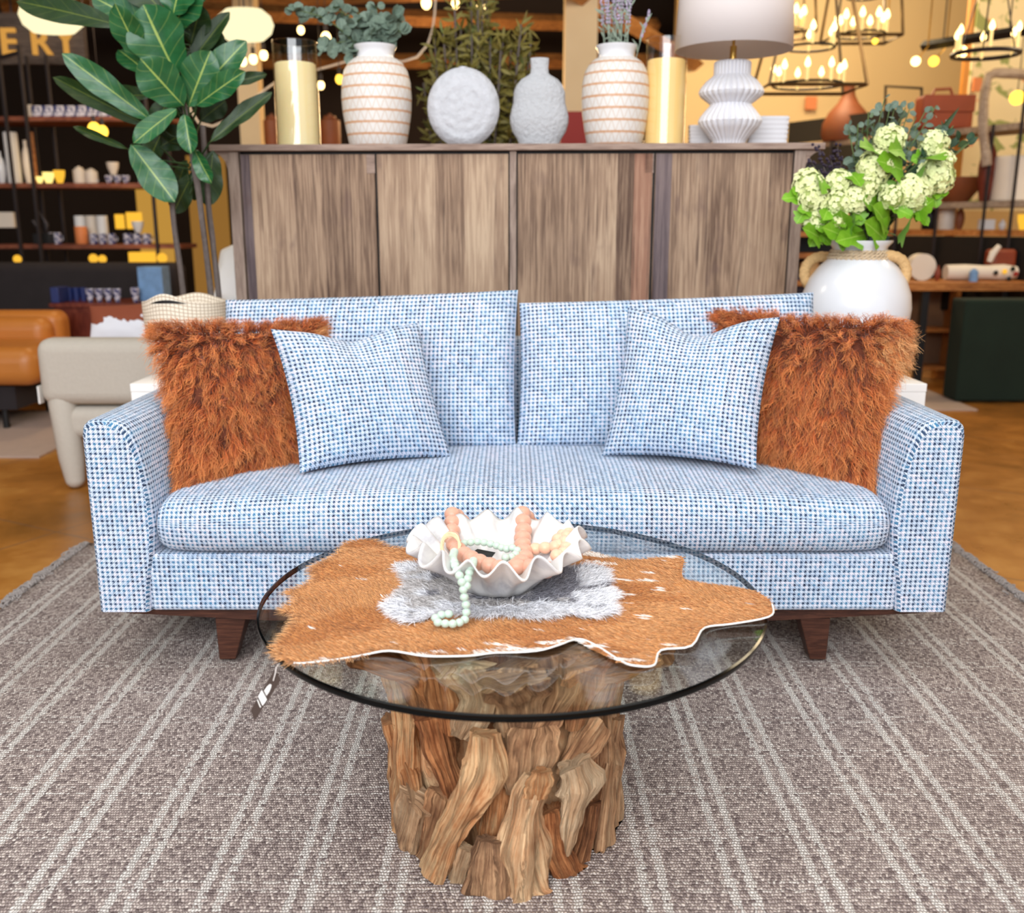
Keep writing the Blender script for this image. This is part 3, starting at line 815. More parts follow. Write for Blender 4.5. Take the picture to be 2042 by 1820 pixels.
# flaring tops seen through the glass, and the far side of the bundle
def ring(ang, r, z): return (BC.x+r*math.sin(ang), BC.y-r*math.cos(ang), z)
for i in range(9):
    a = -1.25+i*.31+R.uniform(-.05, .05)
    r_ = .262+.05*math.sin(i*2.1)
    if abs(a) > .9: r_ += .04
    chunk([ring(a, r_, GZ-.014), ring(a+.08, .225, .40), ring(a+R.uniform(-.12, .12), .205, .30)], [R.uniform(95, 150), R.uniform(85, 115), 60], 0, 40+i, flat=.5, noi=.75)
for i in range(8):
    a = -1.1+i*.32
    chunk([ring(a, .15, GZ-.014), ring(a+.05, .15, .40), ring(a+R.uniform(-.12, .12), .14, .30)], [R.uniform(80, 120), 100, 60], 0, 60+i, flat=.8, noi=.75)
for i in range(11):
    a = 1.45+i*.345
    chunk([ring(a+R.uniform(-.2, .2), .235+R.uniform(0, .05), GZ-.014), ring(a, .20, .33), ring(a+R.uniform(-.15, .15), .21, .16), ring(a, .215, .013)], [80, 110, 100, 85], 0, 80+i, flat=.6)
m = M(); m.tube([(BC.x, BC.y, .014), (BC.x, BC.y, .2), (BC.x, BC.y, .44)], [.165, .155, .12], 20, noi=.5, seed=5)
o = m.obj('driftwood_core', MT['drift'], table); 
# price tag on the rim
def tq(pts, d=.0012):
    pts = [Vector(p) for p in pts]; nrm = (pts[1]-pts[0]).cross(pts[2]-pts[0]).normalized()*d
    return pts+[p+nrm for p in pts]
def slab(m, pts, d=.0012):
    q = tq(pts, d); k = len(pts)
    m.add(q, [tuple(range(k-1, -1, -1)), tuple(range(k, 2*k))]+[(i, (i+1) % k, k+(i+1) % k, k+i) for i in range(k)])
TY = 1.46
tagc = P(530, 1390, TY)
pt = thing('price_tag', 'dark brown card price tag hanging from the glass table rim by a white string', 'tag', tuple(tagc))
m = M(); slab(m, [P(500, 1415, TY), P(508, 1437, TY), P(560, 1356, TY-.004), P(555, 1345, TY-.004), P(547, 1336, TY-.004)], .0012)
m.obj('card', MT['tagbrown'], pt, smooth=False)
m = M(); T2 = TY-.0045
def TQ(*a): return [P(480+x*.0824, 1300+y*.0824, T2) for x, y in a]
slab(m, TQ((420, 1075), (530, 1300), (635, 1150), (510, 915)), -.0004)
slab(m, TQ((395, 1160), (470, 1345), (492, 1330), (412, 1145)), -.0004)
slab(m, TQ((565, 935), (625, 1055), (690, 960), (735, 850), (742, 785), (700, 775), (640, 830)), -.0004)
m.obj('sticker', MT['paper'], pt, smooth=False)
m = M(); m.tube([P(545, 1357, TY-.006), P(549, 1342, TY-.008), P(551, 1330, TY-.006), P(557, 1323, TY+.02)], .0009, 6); m.obj('string', MT['cord'], pt)
# cowhide
def hide(name, outline, mat, z, n=2, wrinkle=0, parent=None, th=.003, white=None, centre=None):
    pts = [PZ(x, y, z) for x, y in outline]
    # resample closed outline
    C_ = []
    k = len(pts)
    for i in range(k):
        a, b, c, d = pts[i-1], pts[i], pts[(i+1) % k], pts[(i+2) % k]
        for j in range(4):
            t = j/4
            C_.append(.5*((2*b)+(c-a)*t+(2*a-5*b+4*c-d)*t*t+(3*b-a-3*c+d)*t**3))
    cen = PZ(centre[0], centre[1], z)
    m = M(); V = []; U = []; rings = 36
    for r_ in range(rings+1):
        f = (r_/rings)**.8
        for p in C_:
            q = cen.lerp(p, f)
            e = max(0, (f-.72)/.28)
            lift = wrinkle*(e**1.5)*(.5+.5*math.sin(q.x*23+math.cos(q.y*11)*2))*(1.0 if q.y < cen.y+.05 else .45)
            lift += .0015*noise.noise(q*12)
            if name == 'rabbit' and f > .6:
                dq = (q-cen).normalized()*(f-.6)*.045*(noise.noise(q*22)+.5*noise.noise(q*50)); q = q+Vector((dq.x, dq.y, 0))
            V.append((q.x, q.y, z+.0015+max(0, lift))); U.append((q.x, q.y))
    K = len(C_)
    m.add(V, [(r_*K+i, r_*K+(i+1) % K, (r_+1)*K+(i+1) % K, (r_+1)*K+i) for r_ in range(rings) for i in range(K)], U)
    return m, C_, V[-K:]
cow_out = [(720,1078),(691,1088),(683,1103),(650,1122),(623,1138),(628,1160),(600,1174),(575,1185),(592,1197),(578,1210),(565,1222),(590,1228),(585,1250),(567,1273),(551,1299),(559,1320),(586,1329),(633,1323),(718,1310),(776,1304),(850,1316),(930,1312),(988,1303),(1072,1304),(1115,1294),(1140,1282),(1162,1278),(1194,1294),(1241,1326),(1273,1333),(1305,1328),(1318,1299),(1379,1294),(1405,1257),(1458,1246),(1532,1236),(1541,1218),(1525,1193),(1485,1175),(1379,1162),(1360,1148),(1362,1114),(1326,1113),(1247,1117),(1167,1100),(1060,1092),(930,1092),(818,1096),(776,1093),(745,1081)]
GT = GZ+.0005
m, C_, edgeV = hide('cowhide', cow_out, None, GT, wrinkle=.006, centre=(1000, 1200))
cow = thing('cowhide', 'tan hair-on cowhide with small white marks spread across the glass table', 'hide', tuple(PZ(1000, 1200, GT)))
o = m.obj('hide', MT['cow'], cow, angle=80)
# whiteness near the front edge
att = o.data.color_attributes.new('W', 'FLOAT_COLOR', 'POINT')
def whit(v):
    p = Vector(v)
    best = 9
    for s_ in (PZ(1140, 1288, GT), PZ(1020, 1303, GT), PZ(850, 1313, GT), PZ(1240, 1318, GT), PZ(1120, 1296, GT), PZ(1180, 1290, GT), PZ(1060, 1304, GT), PZ(960, 1306, GT)):
        best = min(best, (Vector((p.x, p.y*1.6, 0))-Vector((s_.x, s_.y*1.6, 0))).length)
    w1 = max(0, 1-best/.075)*.62
    for s_, r_, st in ((PZ(1185, 1108, GT), .055, 1.0), (PZ(1205, 1125, GT), .03, .9), (PZ(650, 1322, GT), .035, .8), (PZ(1345, 1114, GT), .022, .95), (PZ(1250, 1158, GT), .02, .8), (PZ(1296, 1160, GT), .024, .8), (PZ(1254, 1186, GT), .02, .8), (PZ(1298, 1145, GT), .018, .75), (PZ(1290, 1230, GT), .02, .7), (PZ(1340, 1290, GT), .018, .7)):
        dd = math.hypot((p.x-s_.x)*.8, (p.y-s_.y)*2.6+(p.x-s_.x)*.6)
        w1 = max(w1, st*max(0, 1-dd/r_)**.5 if dd < r_ else 0)
    return w1 + .0
L0 = WL[cow.name]
for i, v in enumerate(o.data.vertices):
    w = whit(v.co+L0); att.data[i].color = (w, w, w, 1)
# white cut edge
ev = [Vector(v)+Vector((0, 0, .0003)) for v in edgeV]
K = len(ev); i0 = min(range(K), key=lambda i: (ev[i]-PZ(586, 1329, GT)).length); i1 = min(range(K), key=lambda i: (ev[i]-PZ(1543, 1215, GT)).length)
seq = [ev[(i0+j) % K] for j in range((i1-i0) % K+1)] 
m = M(); m.tube(seq, .0019, 6); m.obj('cut_edge', MT['paper'], cow)
rts = []; ds = []; rw = []; dw = []
cen = PZ(1000, 1200, GT)
K = len(edgeV)
for i in range(K):
    a, b = Vector(edgeV[i]), Vector(edgeV[(i+1) % K]); out = (b-a).cross(Vector((0, 0, -1))).normalized()
    if out.dot((a-cen)) < 0: out = -out
    L = (b-a).length
    nn = int(L*1000*(1.6 if a.x < -.25 else .6))
    front_ = out.y < -.3
    for j in range(nn):
        p = a.lerp(b, R.random())-out*R.uniform(0, .012)
        d = out*(1.0 if a.x < -.25 else .8)+Vector((R.gauss(0, .3), R.gauss(0, .3), .12+R.random()*.2))
        if front_ and a.x > -.25: d = d*.6+Vector((0.3, 0, .3)); p = p-out*.006
        rts.append(tuple(p)); ds.append(tuple(d))
strands('edge_hair', MT['hair_tan'], cow, rts, ds, np.array([(.024 if r[0] < -.25 else .009)*R.uniform(.5, 1.1) for r in rts]), .0011, seg=3, grav=.15)
# nap over the hide
OV = [Vector(v.co)+L0 for v in o.data.vertices]; OW = [att.data[i].color[0] for i in range(len(OV))]
rts = []; ds = []; rw = []; dw = []
for f in o.data.polygons:
    c = [OV[i] for i in f.vertices]
    ka = f.area*120000; k = int(ka)+(R.random() < ka-int(ka))
    for j in range(k):
        u, v = R.random(), R.random()
        p = (c[0]*(1-u)+c[1]*u)*(1-v)+(c[3]*(1-u)+c[2]*u)*v
        fl = noise.noise(p*5)*1.6
        d = (math.cos(fl+2.9), math.sin(fl+2.9)*.9, .22)
        wv = whit(p)+.55*noise.noise(Vector((p.x*22, p.y*60, 2)))
        if noise.noise(Vector((p.x*18+3, p.y*66+p.x*12, 7))) > .66: wv = 1
        hw = wv > .45
        (rw if hw else rts).append(tuple(p)); (dw if hw else ds).append(d)
sel_ = [noise.noise(Vector((p[0]*5+1, p[1]*9, 4)))+.35*noise.noise(Vector((p[0]*14, p[1]*30, 9))) + .25*(R.random()-.5) > .12 for p in rts]
strands('short_hair', MT['hair_tan'], cow, [p for p, q in zip(rts, sel_) if not q], [d for d, q in zip(ds, sel_) if not q], .011, .0008, seg=2, wave=.05)
strands('darker_hair', MT['hair_dark'], cow, [p for p, q in zip(rts, sel_) if q], [d for d, q in zip(ds, sel_) if q], .011, .0008, seg=2, wave=.05)
strands('white_hair', MT['hair_white'], cow, rw, dw, .012, .0009, seg=2, wave=.05)
# rabbit pelt
RZ = GT+.006
rab_out = [(800,1128),(803,1150),(805,1172),(790,1190),(778,1215),(782,1232),(805,1238),(830,1242),(855,1228),(900,1222),(960,1228),(1030,1232),(1100,1228),(1135,1222),(1160,1232),(1200,1228),(1220,1208),(1212,1180),(1208,1150),(1205,1138),(1175,1132),(1100,1130),(1000,1128),(900,1130),(840,1135),(820,1124)]
m, C_, eV = hide('rabbit', rab_out, None, RZ, wrinkle=.0, centre=(1000, 1182))
pelt = thing('rabbit_pelt', 'grey and white rabbit fur pelt lying on the cowhide under the white bowl', 'fur pelt', tuple(PZ(1000, 1182, RZ)))
o = m.obj('skin', simple('pelt_skin', (150, 142, 142), .9), pelt, angle=80)
buck = {'fur_grey': [], 'fur_dark': [], 'fur_white': []}
OV = [Vector(v.co)+WL[pelt.name] for v in o.data.vertices]; cen = PZ(1000, 1182, RZ)
xw = PZ(1218, 1212, RZ); 
for f in o.data.polygons:
    c = [OV[i] for i in f.vertices]
    ka = f.area*240000
    for j in range(int(ka)+(R.random() < ka-int(ka))):
        u, v = R.random(), R.random()
        p = (c[0]*(1-u)+c[1]*u)*(1-v)+(c[3]*(1-u)+c[2]*u)*v
        out = (p-cen); out.z = 0; rr = out.length; out = out/(rr+1e-6)
        nx = noise.noise(Vector((p.x*16, p.y*30, 3)))
        fy = (p.y-PZ(1000, 1232, RZ).y)
        if (p-PZ(1185, 1195, RZ)).length < .05+nx*.02 or (p-PZ(1203, 1150, RZ)).length < .035 or (p-PZ(800, 1235, RZ)).length < .03 or (p-PZ(812, 1140, RZ)).length < .022 : key = 'fur_white'
        elif fy < .062+nx*.05 and p.x > -.17: key = 'fur_white'
        elif p.x > .13: key = 'fur_white' if nx > -.1 else 'fur_dark'
        elif p.x > .03 and nx > -.35: key = 'fur_dark'
        elif p.x < -.16 and nx > .12: key = 'fur_white'
        else: key = 'fur_grey' if nx < .25 else 'fur_dark'
        d = out*.9+Vector((R.gauss(0, .35), R.gauss(0, .35), .45))
        buck[key].append((tuple(p), tuple(d)))
for key, nm in (('fur_grey', 'grey_fur'), ('fur_dark', 'dark_fur'), ('fur_white', 'white_fur')):
    L_ = buck[key]
    strands(nm, MT[key], pelt, [a for a, b in L_], [b for a, b in L_], .027 if key == 'fur_white' else .021, .0008, seg=3, wave=.14, grav=.3)
# bowl
BO = PZ(992, 1150, RZ+.005); BO = Vector((P(992, 1150, 1.85).x, 1.838, RZ+.004))
def ruf(sc_r):
    def fn(th, r, z, i):
        t = min(1, max(0, (r-.066)/.10))
        ph = 16*th+1.9+.5*math.sin(3*th); am = 1+.25*math.sin(5*th+1)
        a = math.cos(ph)*am
        return r*(1+.062*t**.7*a), z-.014*t**1.4*math.cos(ph-.6)*am+.004*math.sin(2*th+.5)*t
    return fn
prof = [(.001, .006), (.05, .006), (.068, .004), (.075, .006), (.085, .018), (.103, .038), (.128, .062), (.152, .081), (.170, .094), (.176, .098), (.174, .102), (.166, .097), (.146, .082), (.122, .064), (.098, .043), (.078, .022), (.05, .015), (.001, .014)]
# outside then inside
m = M(); m.lathe(prof, tuple(BO), 360, fn=ruf(1))
bowl = m.obj('ruffled_bowl', MT['marble'], None, angle=0)
tag(bowl, 'white marble bowl with a deeply ruffled rim standing on the rabbit pelt', 'bowl')
# ---------------------------------------------------------------- bead garlands
def spline(pts, step):
    pts = [Vector(p) for p in pts]; D = []
    k = len(pts)
    for i in range(k-1):
        a, b, c, d = pts[max(i-1, 0)], pts[i], pts[i+1], pts[min(i+2, k-1)]
        for j in range(24):
            t = j/24
            D.append(.5*((2*b)+(c-a)*t+(2*a-5*b+4*c-d)*t*t+(3*b-a-3*c+d)*t**3))
    D.append(pts[-1]); out = [D[0]]; acc = 0
    for a, b in zip(D, D[1:]):
        acc += (b-a).length
        if acc >= step: out.append(b); acc = 0
    return out
def garland(name, label, mat, paths, r, cord='raffia'):
    pts = [spline(p, r*1.62) for p in paths]
    root = thing(name, label, 'bead garland', tuple(pts[0][0]))
    base = None
    for s_ in pts:
        m = M(); m.tube(s_, r*.12, 5); m.obj('string', MT[cord], root)
        for q in s_:
            if base is None:
                m = M(); m.ball(q, (r, r, r*.93), 20, 14); base = m.obj('bead', MT[mat], root, angle=0); q0 = q
            else:
                c = base.copy(); COL.objects.link(c); c.parent = root; c.location = tuple(q-q0); WL[c.name] = WL[base.name]
    return root
B = lambda x, y, Y: P(x, y, Y)
g1 = garland('bead_garland', 'large frosted rose glass bead garland looping over the left back of the white bowl', 'bead_rose',
  [[B(922, 1040, 2.05), B(903, 1024, 2.01), B(902, 1050, 1.965), B(901, 1074, 1.92), B(912, 1094, 1.87), B(930, 1108, 1.83), B(955, 1120, 1.79), B(985, 1130, 1.76), B(1004, 1134, 1.735)]], .0175)
m = M()
for k in range(5):
    a0 = P(897, 1068, 1.895)
    pts = []
    for j in range(15):
        th = j/14*5.2+k*.15
        pts.append(P(899+18*math.cos(th+2.2)+R.uniform(-1.5, 1.5), 1086+24*math.sin(th+2.2)*1.0+k*1.5, 1.852+.012*math.sin(th)))
    m.tube(pts, .0024, 6)
m.obj('raffia_tie', MT['raffia'], g1)
garland('bead_garland', 'large frosted rose glass bead garland climbing over the middle back of the white bowl', 'bead_rose',
  [[B(1060, 1046, 2.05), B(1042, 1024, 2.01), B(1044, 1052, 1.96), B(1042, 1078, 1.91), B(1044, 1100, 1.86), B(1046, 1116, 1.82), B(1030, 1130, 1.77), B(1062, 1132, 1.77), B(1092, 1136, 1.77)]], .0185)
garland('bead_garland', 'peach pink glass bead garland piled on the right side of the white bowl', 'bead_peach',
  [[B(1068, 1094, 1.87), B(1088, 1092, 1.86), B(1106, 1090, 1.855), B(1128, 1078, 1.86), B(1133, 1062, 1.90), B(1148, 1082, 1.88), B(1158, 1096, 1.86), B(1136, 1100, 1.83), B(1116, 1104, 1.80), B(1096, 1118, 1.79)], [B(1140, 1070, 1.91), B(1122, 1066, 1.90), B(1112, 1080, 1.87), B(1130, 1092, 1.84), B(1146, 1090, 1.85), B(1128, 1114, 1.80)]], .0135)
S_ = BO.z
garland('bead_garland', 'pale sea-green glass bead garland hanging over the front rim of the white bowl', 'bead_green',
  [[B(926, 1083, 1.885), B(955, 1080, 1.88), B(985, 1086, 1.87), B(1008, 1094, 1.85), B(1024, 1092, 1.84), B(1032, 1100, 1.83), B(1020, 1110, 1.81), B(1004, 1112, 1.80)],
   [B(906, 1100, 1.80), B(903, 1112, 1.752), B(906, 1122, 1.713), B(911, 1136, 1.69), B(918, 1152, 1.675), B(923, 1168, 1.67), B(925, 1186, 1.665), B(929, 1204, 1.66), B(930, 1222, 1.655), B(926, 1236, 1.648), B(908, 1243, 1.634), B(888, 1243, 1.634), B(872, 1240, 1.638), B(869, 1231, 1.65), B(884, 1225, 1.658), B(902, 1224, 1.660)],
   [B(944, 1118, 1.76), B(941, 1129, 1.716), B(936, 1142, 1.69), B(932, 1158, 1.676), B(931, 1170, 1.672)]], .0083, 'cord')
m = M(); slab(m, [P(940, 1103, 1.83), P(980, 1112, 1.80), P(988, 1102, 1.83), P(952, 1095, 1.85)], .001)
tg = m.obj('hang_tag', MT['black'], None, smooth=False); tag(tg, 'small dark swing tag lying among the beads in the bowl', 'tag')
# ================================================================ the shop: shell
def struct(m, name, mat, **k):
    o = m.obj(name, mat, None, smooth=False, **k); o['kind'] = 'structure'; return o
m = M(); m.box((-9, -3, -.02), (9, 13, 0)); struct(m, 'floor', MT['floor'])
m = M(); m.box((-9, 12.6, 0), (9, 12.8, 4.4)); struct(m, 'wall_back', MT['darkwall'])
m = M(); m.box((-8.2, -3, 0), (-8.0, 12.6, 4.4)); struct(m, 'wall_left', MT['darkwall'])
m = M(); m.box((8.0, -3, 0), (8.2, 12.6, 4.4)); struct(m, 'wall_right', MT['creamwall'])
m = M(); m.box((-9, -3, 4.4), (9, 13, 4.5)); struct(m, 'ceiling', MT['darkwall'])
xw = P(1345, 200, 11.0).x
m = M(); m.box((xw, 11.0, 0), (8.0, 11.2, 4.4)); struct(m, 'wall_partition', MT['creamwall'])
# timber ceiling beams seen at the back left
BP = [((-4.4, 9.0, 3.05), (1.6, 11.5, 3.35)), ((-5.2, 8.2, 3.0), (.9, 8.2, 3.28)), ((-4.8, 10.6, 3.35), (1.8, 10.2, 3.5)), ((.1, 8.0, 3.15), (2.2, 11.4, 2.85)), ((-4.0, 11.6, 3.0), (2.0, 11.6, 3.0))]
for i, (a, b) in enumerate(BP):
    m = M(); m.tube([a, b], .08, 4); struct(m, 'trim_%d' % (i+1), MT['beam'])
# square pale columns
def column(x0, x1, Y, n):
    a, b = P(x0, 150, Y).x, P(x1, 150, Y).x
    m = M(); m.box((a, Y, 0), (b, Y+(b-a), 4.4)); struct(m, n, MT['column'])
column(1126, 1190, 8.8, 'trim_11'); column(472, 513, 9.2, 'trim_12')
# ================================================================ plinths beside the sofa
def plinth(x0, x1, y0, y1, z, label):
    root = thing('display_plinth', label, 'plinth', ((x0+x1)/2, (y0+y1)/2, 0), 'white plinths behind the sofa')
    m = M(); m.box((x0+.001, y0+.001, 0), (x1-.001, y1-.001, z-.03)); m.obj('body', MT['whitebox'], root, smooth=False, bev=.003)
    m = M(); m.box((x0, y0, z-.03), (x1, y1, z)); m.obj('top', MT['whitebox'], root, smooth=False, bev=.003)
    return root
PLZ = .655
xL = P(264, 780, 3.42).x; xR = P(1845, 762, 3.42).x
plinth(xL, xL+.62, 3.40, 3.68, PLZ, 'white plinth behind the left arm of the sofa under the woven basket')
plinth(xR-.62, xR, 3.40, 3.68, PLZ, 'white plinth behind the right arm of the sofa under the white jug')
# ================================================================ tall cabinet
CY = 3.98; YAW = math.radians(2.2)
cab_c = Vector((.005, CY, 0))
cz = zY(300, CY)      # underside of top
ct = zY(287, CY)
cab = thing('sideboard', 'tall weathered wood sideboard with four plank doors standing behind the sofa', 'cabinet', tuple(cab_c))
def cb(m, lo, hi, **k):
    return m.box((cab_c.x+lo[0], cab_c.y+lo[1], lo[2]), (cab_c.x+hi[0], cab_c.y+hi[1], hi[2]), rz=-YAW, piv=(cab_c.x, cab_c.y, 0), **k)
px = 1/ppm(440, CY)   # metres per pixel at the front
def X_(x): return (x-1025)*px
D = .46
m = M(); cb(m, (X_(424), -.02, cz), (X_(1628), D, ct)); m.obj('top', MT['cab_frame'], cab, smooth=False, bev=.003)
for a, b in ((456, 478), (1018, 1031), (1573, 1594)):
    m = M(); cb(m, (X_(a), 0, .02), (X_(b), D if a != 1018 else .1, cz)); m.obj('post', MT['cab_post'], cab, smooth=False, bev=.002)
m = M(); cb(m, (X_(478), .03, .1), (X_(1573), D-.01, cz)); m.obj('carcass', MT['black'], cab, smooth=False)
m = M(); cb(m, (X_(456), .0, .0), (X_(1594), D-.02, .10)); m.obj('base', MT['cab_frame'], cab, smooth=False)
for a, b in ((480, 750), (753, 1016), (1033, 1300), (1303, 1571)):
    m = M(); cb(m, (X_(a)+.002, .006, .11), (X_(b)-.002, .03, cz-.012)); d = m.obj('door', MT['cab'], cab, smooth=False, bev=.0015)
    if a == 1033:
        m = M(); cb(m, (X_(1263), .0035, .112), (X_(1298), .0062, cz-.013)); m.obj('edge_board', MT['cab_red'], d, smooth=False)['label'] = 'reddish brown board at the edge of the door'
    if a == 1303:
        m = M(); cb(m, (X_(1305), .0035, .112), (X_(1336), .0062, cz-.013)); m.obj('edge_board', MT['cab_dark'], d, smooth=False)['label'] = 'dark purple grey board at the edge of the door'
    if a == 480:
        m = M(); cb(m, (X_(482), .0035, .112), (X_(500), .0062, cz-.013)); m.obj('edge_board', MT['cab_dark'], d, smooth=False)['label'] = 'dark grey board at the edge of the door'
    if a in (480, 1033):
        m = M(); cb(m, (X_(b-16), .0035, cz-.085), (X_(b)+.001, .012, cz-.013)); m.obj('finger_pull', MT['cab_frame'], d, smooth=False)
# concave brackets under the overhang
for s_, xa in ((-1, 456), (1, 1594)):
    m = M(); V = []
    x0 = X_(xa); R_ = .058
    prof = [(0, 0), (s_*R_, 0)]+[(s_*(R_-R_*math.sin(t*PI/2)), -R_*1.25*(1-math.cos(t*PI/2))-.006) for t in [k/8 for k in range(9)]]
    V = []
    for y in (.0, .035):
        for (dx, dz) in prof:
            X, Y = x0+dx, y
            V.append((cab_c.x+X*math.cos(-YAW)-Y*math.sin(-YAW), cab_c.y+X*math.sin(-YAW)+Y*math.cos(-YAW), cz+dz))
    k = len(prof)
    m.add(V, [tuple(range(k)), tuple(range(2*k-1, k-1, -1))]+[(i, k+i, k+(i+1) % k, (i+1) % k) for i in range(k)])
    m.obj('bracket', MT['cab_frame'], cab, smooth=False)
def cabY(x, off=.20):
    """depth of the middle of the sideboard top below picture column x"""
    return CY+off-X_(x)*math.sin(YAW)
def on_cab(x, off=.20):
    Y = cabY(x, off); p = P(x, 290, Y); return Vector((p.x, Y, ct)), 1/ppm(200, Y, x)
# ---- hurricane glass + candle
def hurricane(xa, xb, ytop, ycan, label1, label2, mat):
    c, k = on_cab((xa+xb)/2); r = (xb-xa)/2*k; zt = zY(ytop, c.y); zc = zY(ycan, c.y)
    root = thing('hurricane_vase', label1, 'glass vase', tuple(c), 'tall glass hurricane vases')
    m = M(); H = zt-c.z
    m.lathe([(.001, .004), (r, .004), (r, H)], tuple(c), 48); m.obj('glass_wall', MT['glass_vase'], root)
    m = M(); m.tube([(c.x+r*math.cos(2*PI*i/48), c.y+r*math.sin(2*PI*i/48), zt) for i in range(48)], .0022, 6, closed=True); m.obj('rim', MT['glass_vase'], root)
    rc = r-.007; hc = zc-c.z-.006
    m = M(); m.lathe([(.001, 0), (rc, 0), (rc, hc*.5), (rc, hc-.004), (rc-.004, hc), (rc*.5, hc-.004), (.001, hc-.006)], (c.x, c.y, c.z+.006), 40, fn=lambda th, rr, z, i: (rr*(1+.006*math.sin(2*th+i)), z))
    cr = thing('pillar_candle', label2, 'candle', (c.x, c.y, c.z+.006), 'pillar candles inside the glass vases')
    m.obj('wax', mat, cr)
    m = M(); m.tube([(c.x, c.y, c.z+hc-.001), (c.x+.002, c.y, c.z+hc+.012)], .0012, 5); m.obj('wick', MT['black'], cr)
hurricane(553, 640, 84, 127, 'tall clear glass hurricane vase at the left end of the sideboard', 'cream pillar candle in the glass vase at the left end of the sideboard', MT['wax'])
hurricane(1283, 1364, 78, 120, 'tall clear glass hurricane vase partly behind the lamp shade', 'amber pillar candle in the glass vase beside the lamp', MT['wax2'])
# ---- rattan wrapped vases
def wrapvase(xc, hw, label):
    c, k = on_cab(xc); 
    z = lambda y: zY(y, c.y)-c.z
    s_ = hw/69.5
    prof = [(.001, .002), (52*s_, .0), (57*s_, 288), (63*s_, 258), (68*s_, 225), (69.5*s_, 195), (68*s_, 165), (63*s_, 143), (54*s_, 127), (44*s_, 119), (37*s_, 116), (36*s_, 110), (38.5*s_, 100), (42*s_, 95), (42.5*s_, 92), (40*s_, 91), (36*s_, 96), (34*s_, 112), (44*s_, 140)]
    pr = []
    for i, (r, y) in enumerate(prof):
        pr.append((r*k if i else .001, .001 if i < 2 else z(y) if i > 2 else .012))
    root = thing('wrapped_vase', label, 'vase', tuple(c), 'white vases wrapped in rattan')
    a = pr[:11]; b = pr[10:]
    m = M(); m.lathe(a, tuple(c), 56); m.obj('body', MT['wrapvase'], root)
    m = M(); m.lathe(b, tuple(c), 56); m.obj('neck', MT['white'], root)
    return c, k
vl, kl = wrapvase(754, 69.5, 'white ceramic vase wrapped in rattan bands holding eucalyptus stems')
vr, kr = wrapvase(1225, 67.5, 'white ceramic vase wrapped in rattan bands holding lavender stems')
# ---- disc vase
c, k = on_cab(925)
m = M()
def disc(u, v):
    return None
V = []; U = []; nr, nt = 16, 56
cz0 = zY(215, c.y)
rad = 72*k
for side in (-1, 1):
    V = []
    for i in range(nr+1):
        f = i/nr
        for j in range(nt):
            th = 2*PI*j/nt
            x = rad*f*math.cos(th); z = rad*1.06*f*math.sin(th)
            z = max(z, c.z-cz0)
            h = .045*math.sqrt(max(0, 1-f**4))
            h += .004*noise.noise(Vector((x*40, z*40, 3))) + .0025*math.sin(f*26)*(f > .4)
            V.append((c.x+x, c.y+side*h, cz0+z))
    fc = [(i*nt+j, i*nt+(j+1) % nt, (i+1)*nt+(j+1) % nt, (i+1)*nt+j) for i in range(nr) for j in range(nt)]
    if side > 0: fc = [f[::-1] for f in fc]
    m.add(V, fc)
root = thing('disc_vase', 'round flattened grey plaster vase in the middle of the sideboard', 'vase', tuple(c))
m.obj('body', MT['stone'], root, angle=60)
m = M(); m.lathe([(.018, -.01), (.018, .003), (.013, .003), (.012, -.02)], (c.x, c.y, cz0+rad*1.06-.002), 20); m.obj('mouth', MT['stone'], root)
# ---- curvy bottle vase
c, k = on_cab(1075)
z = lambda y: zY(y, c.y)-c.z
prof = [(.001, .001), (38*k, .001), (44*k, z(278)), (54*k, z(262)), (58.5*k, z(244)), (58.5*k, z(232)), (55*k, z(216)), (52*k, z(206)), (51.5*k, z(196)), (51*k, z(184)), (46*k, z(170)), (36*k, z(158)), (22*k, z(150)), (18*k, z(146)), (17*k, z(135)), (18.5*k, z(120)), (18*k, z(116)), (13*k, z(116)), (12*k, z(140))]
root = thing('bottle_vase', 'wavy grey bottle vase with a short neck beside the round plaster vase', 'vase', tuple(c))
m = M(); m.lathe(prof, tuple(c), 56, fn=lambda th, r, zz, i: (r, zz), sc=(1, .55)); m.obj('body', MT['stone2'], root)
# ---- lamp
c, k = on_cab(1453, .2)
z = lambda y: zY(y, c.y)-c.z
lamp = thing('table_lamp', 'table lamp with ribbed white ceramic base and pale linen drum shade on the sideboard', 'lamp', tuple(c))
prof = [(.001, .0), (30*k, .0), (34*k, z(281)), (45*k, z(268)), (58*k, z(254)), (63.5*k, z(243)), (60*k, z(234)), (50*k, z(221)), (42*k, z(212)), (41*k, z(208)), (50*k, z(201)), (61*k, z(192)), (64.5*k, z(185)), (61*k, z(176)), (50*k, z(162)), (39*k, z(153)), (36.5*k, z(150)), (36.5*k, z(126)), (34*k, z(123)), (.001, z(122))]
P2 = []
for (a, b) in zip(prof, prof[1:]):
    for j in range(3): P2.append((a[0]+(b[0]-a[0])*j/3, a[1]+(b[1]-a[1])*j/3))
P2.append(prof[-1])
m = M(); m.lathe(P2, tuple(c), 224, fn=lambda th, r, zz, i: (r*(1-.075*(1-abs(math.sin(14*th)))**1.6*(1 if zz > .004 else 0)), zz)); m.obj('base', MT['lampbase'], lamp)
m = M(); m.lathe([(6.5*k, z(122)), (6.5*k, z(92)), (3*k, z(90)), (3*k, z(60))], tuple(c), 20); m.obj('neck', MT['brass'], lamp)
sz0, sz1 = z(101), z(101)+.30
sr = 114*k
m = M(); m.lathe([(sr, sz0), (sr*.93, sz1)], tuple(c), 72); sh = m.obj('shade', MT['shade'], lamp, solid=.003)
m = M()
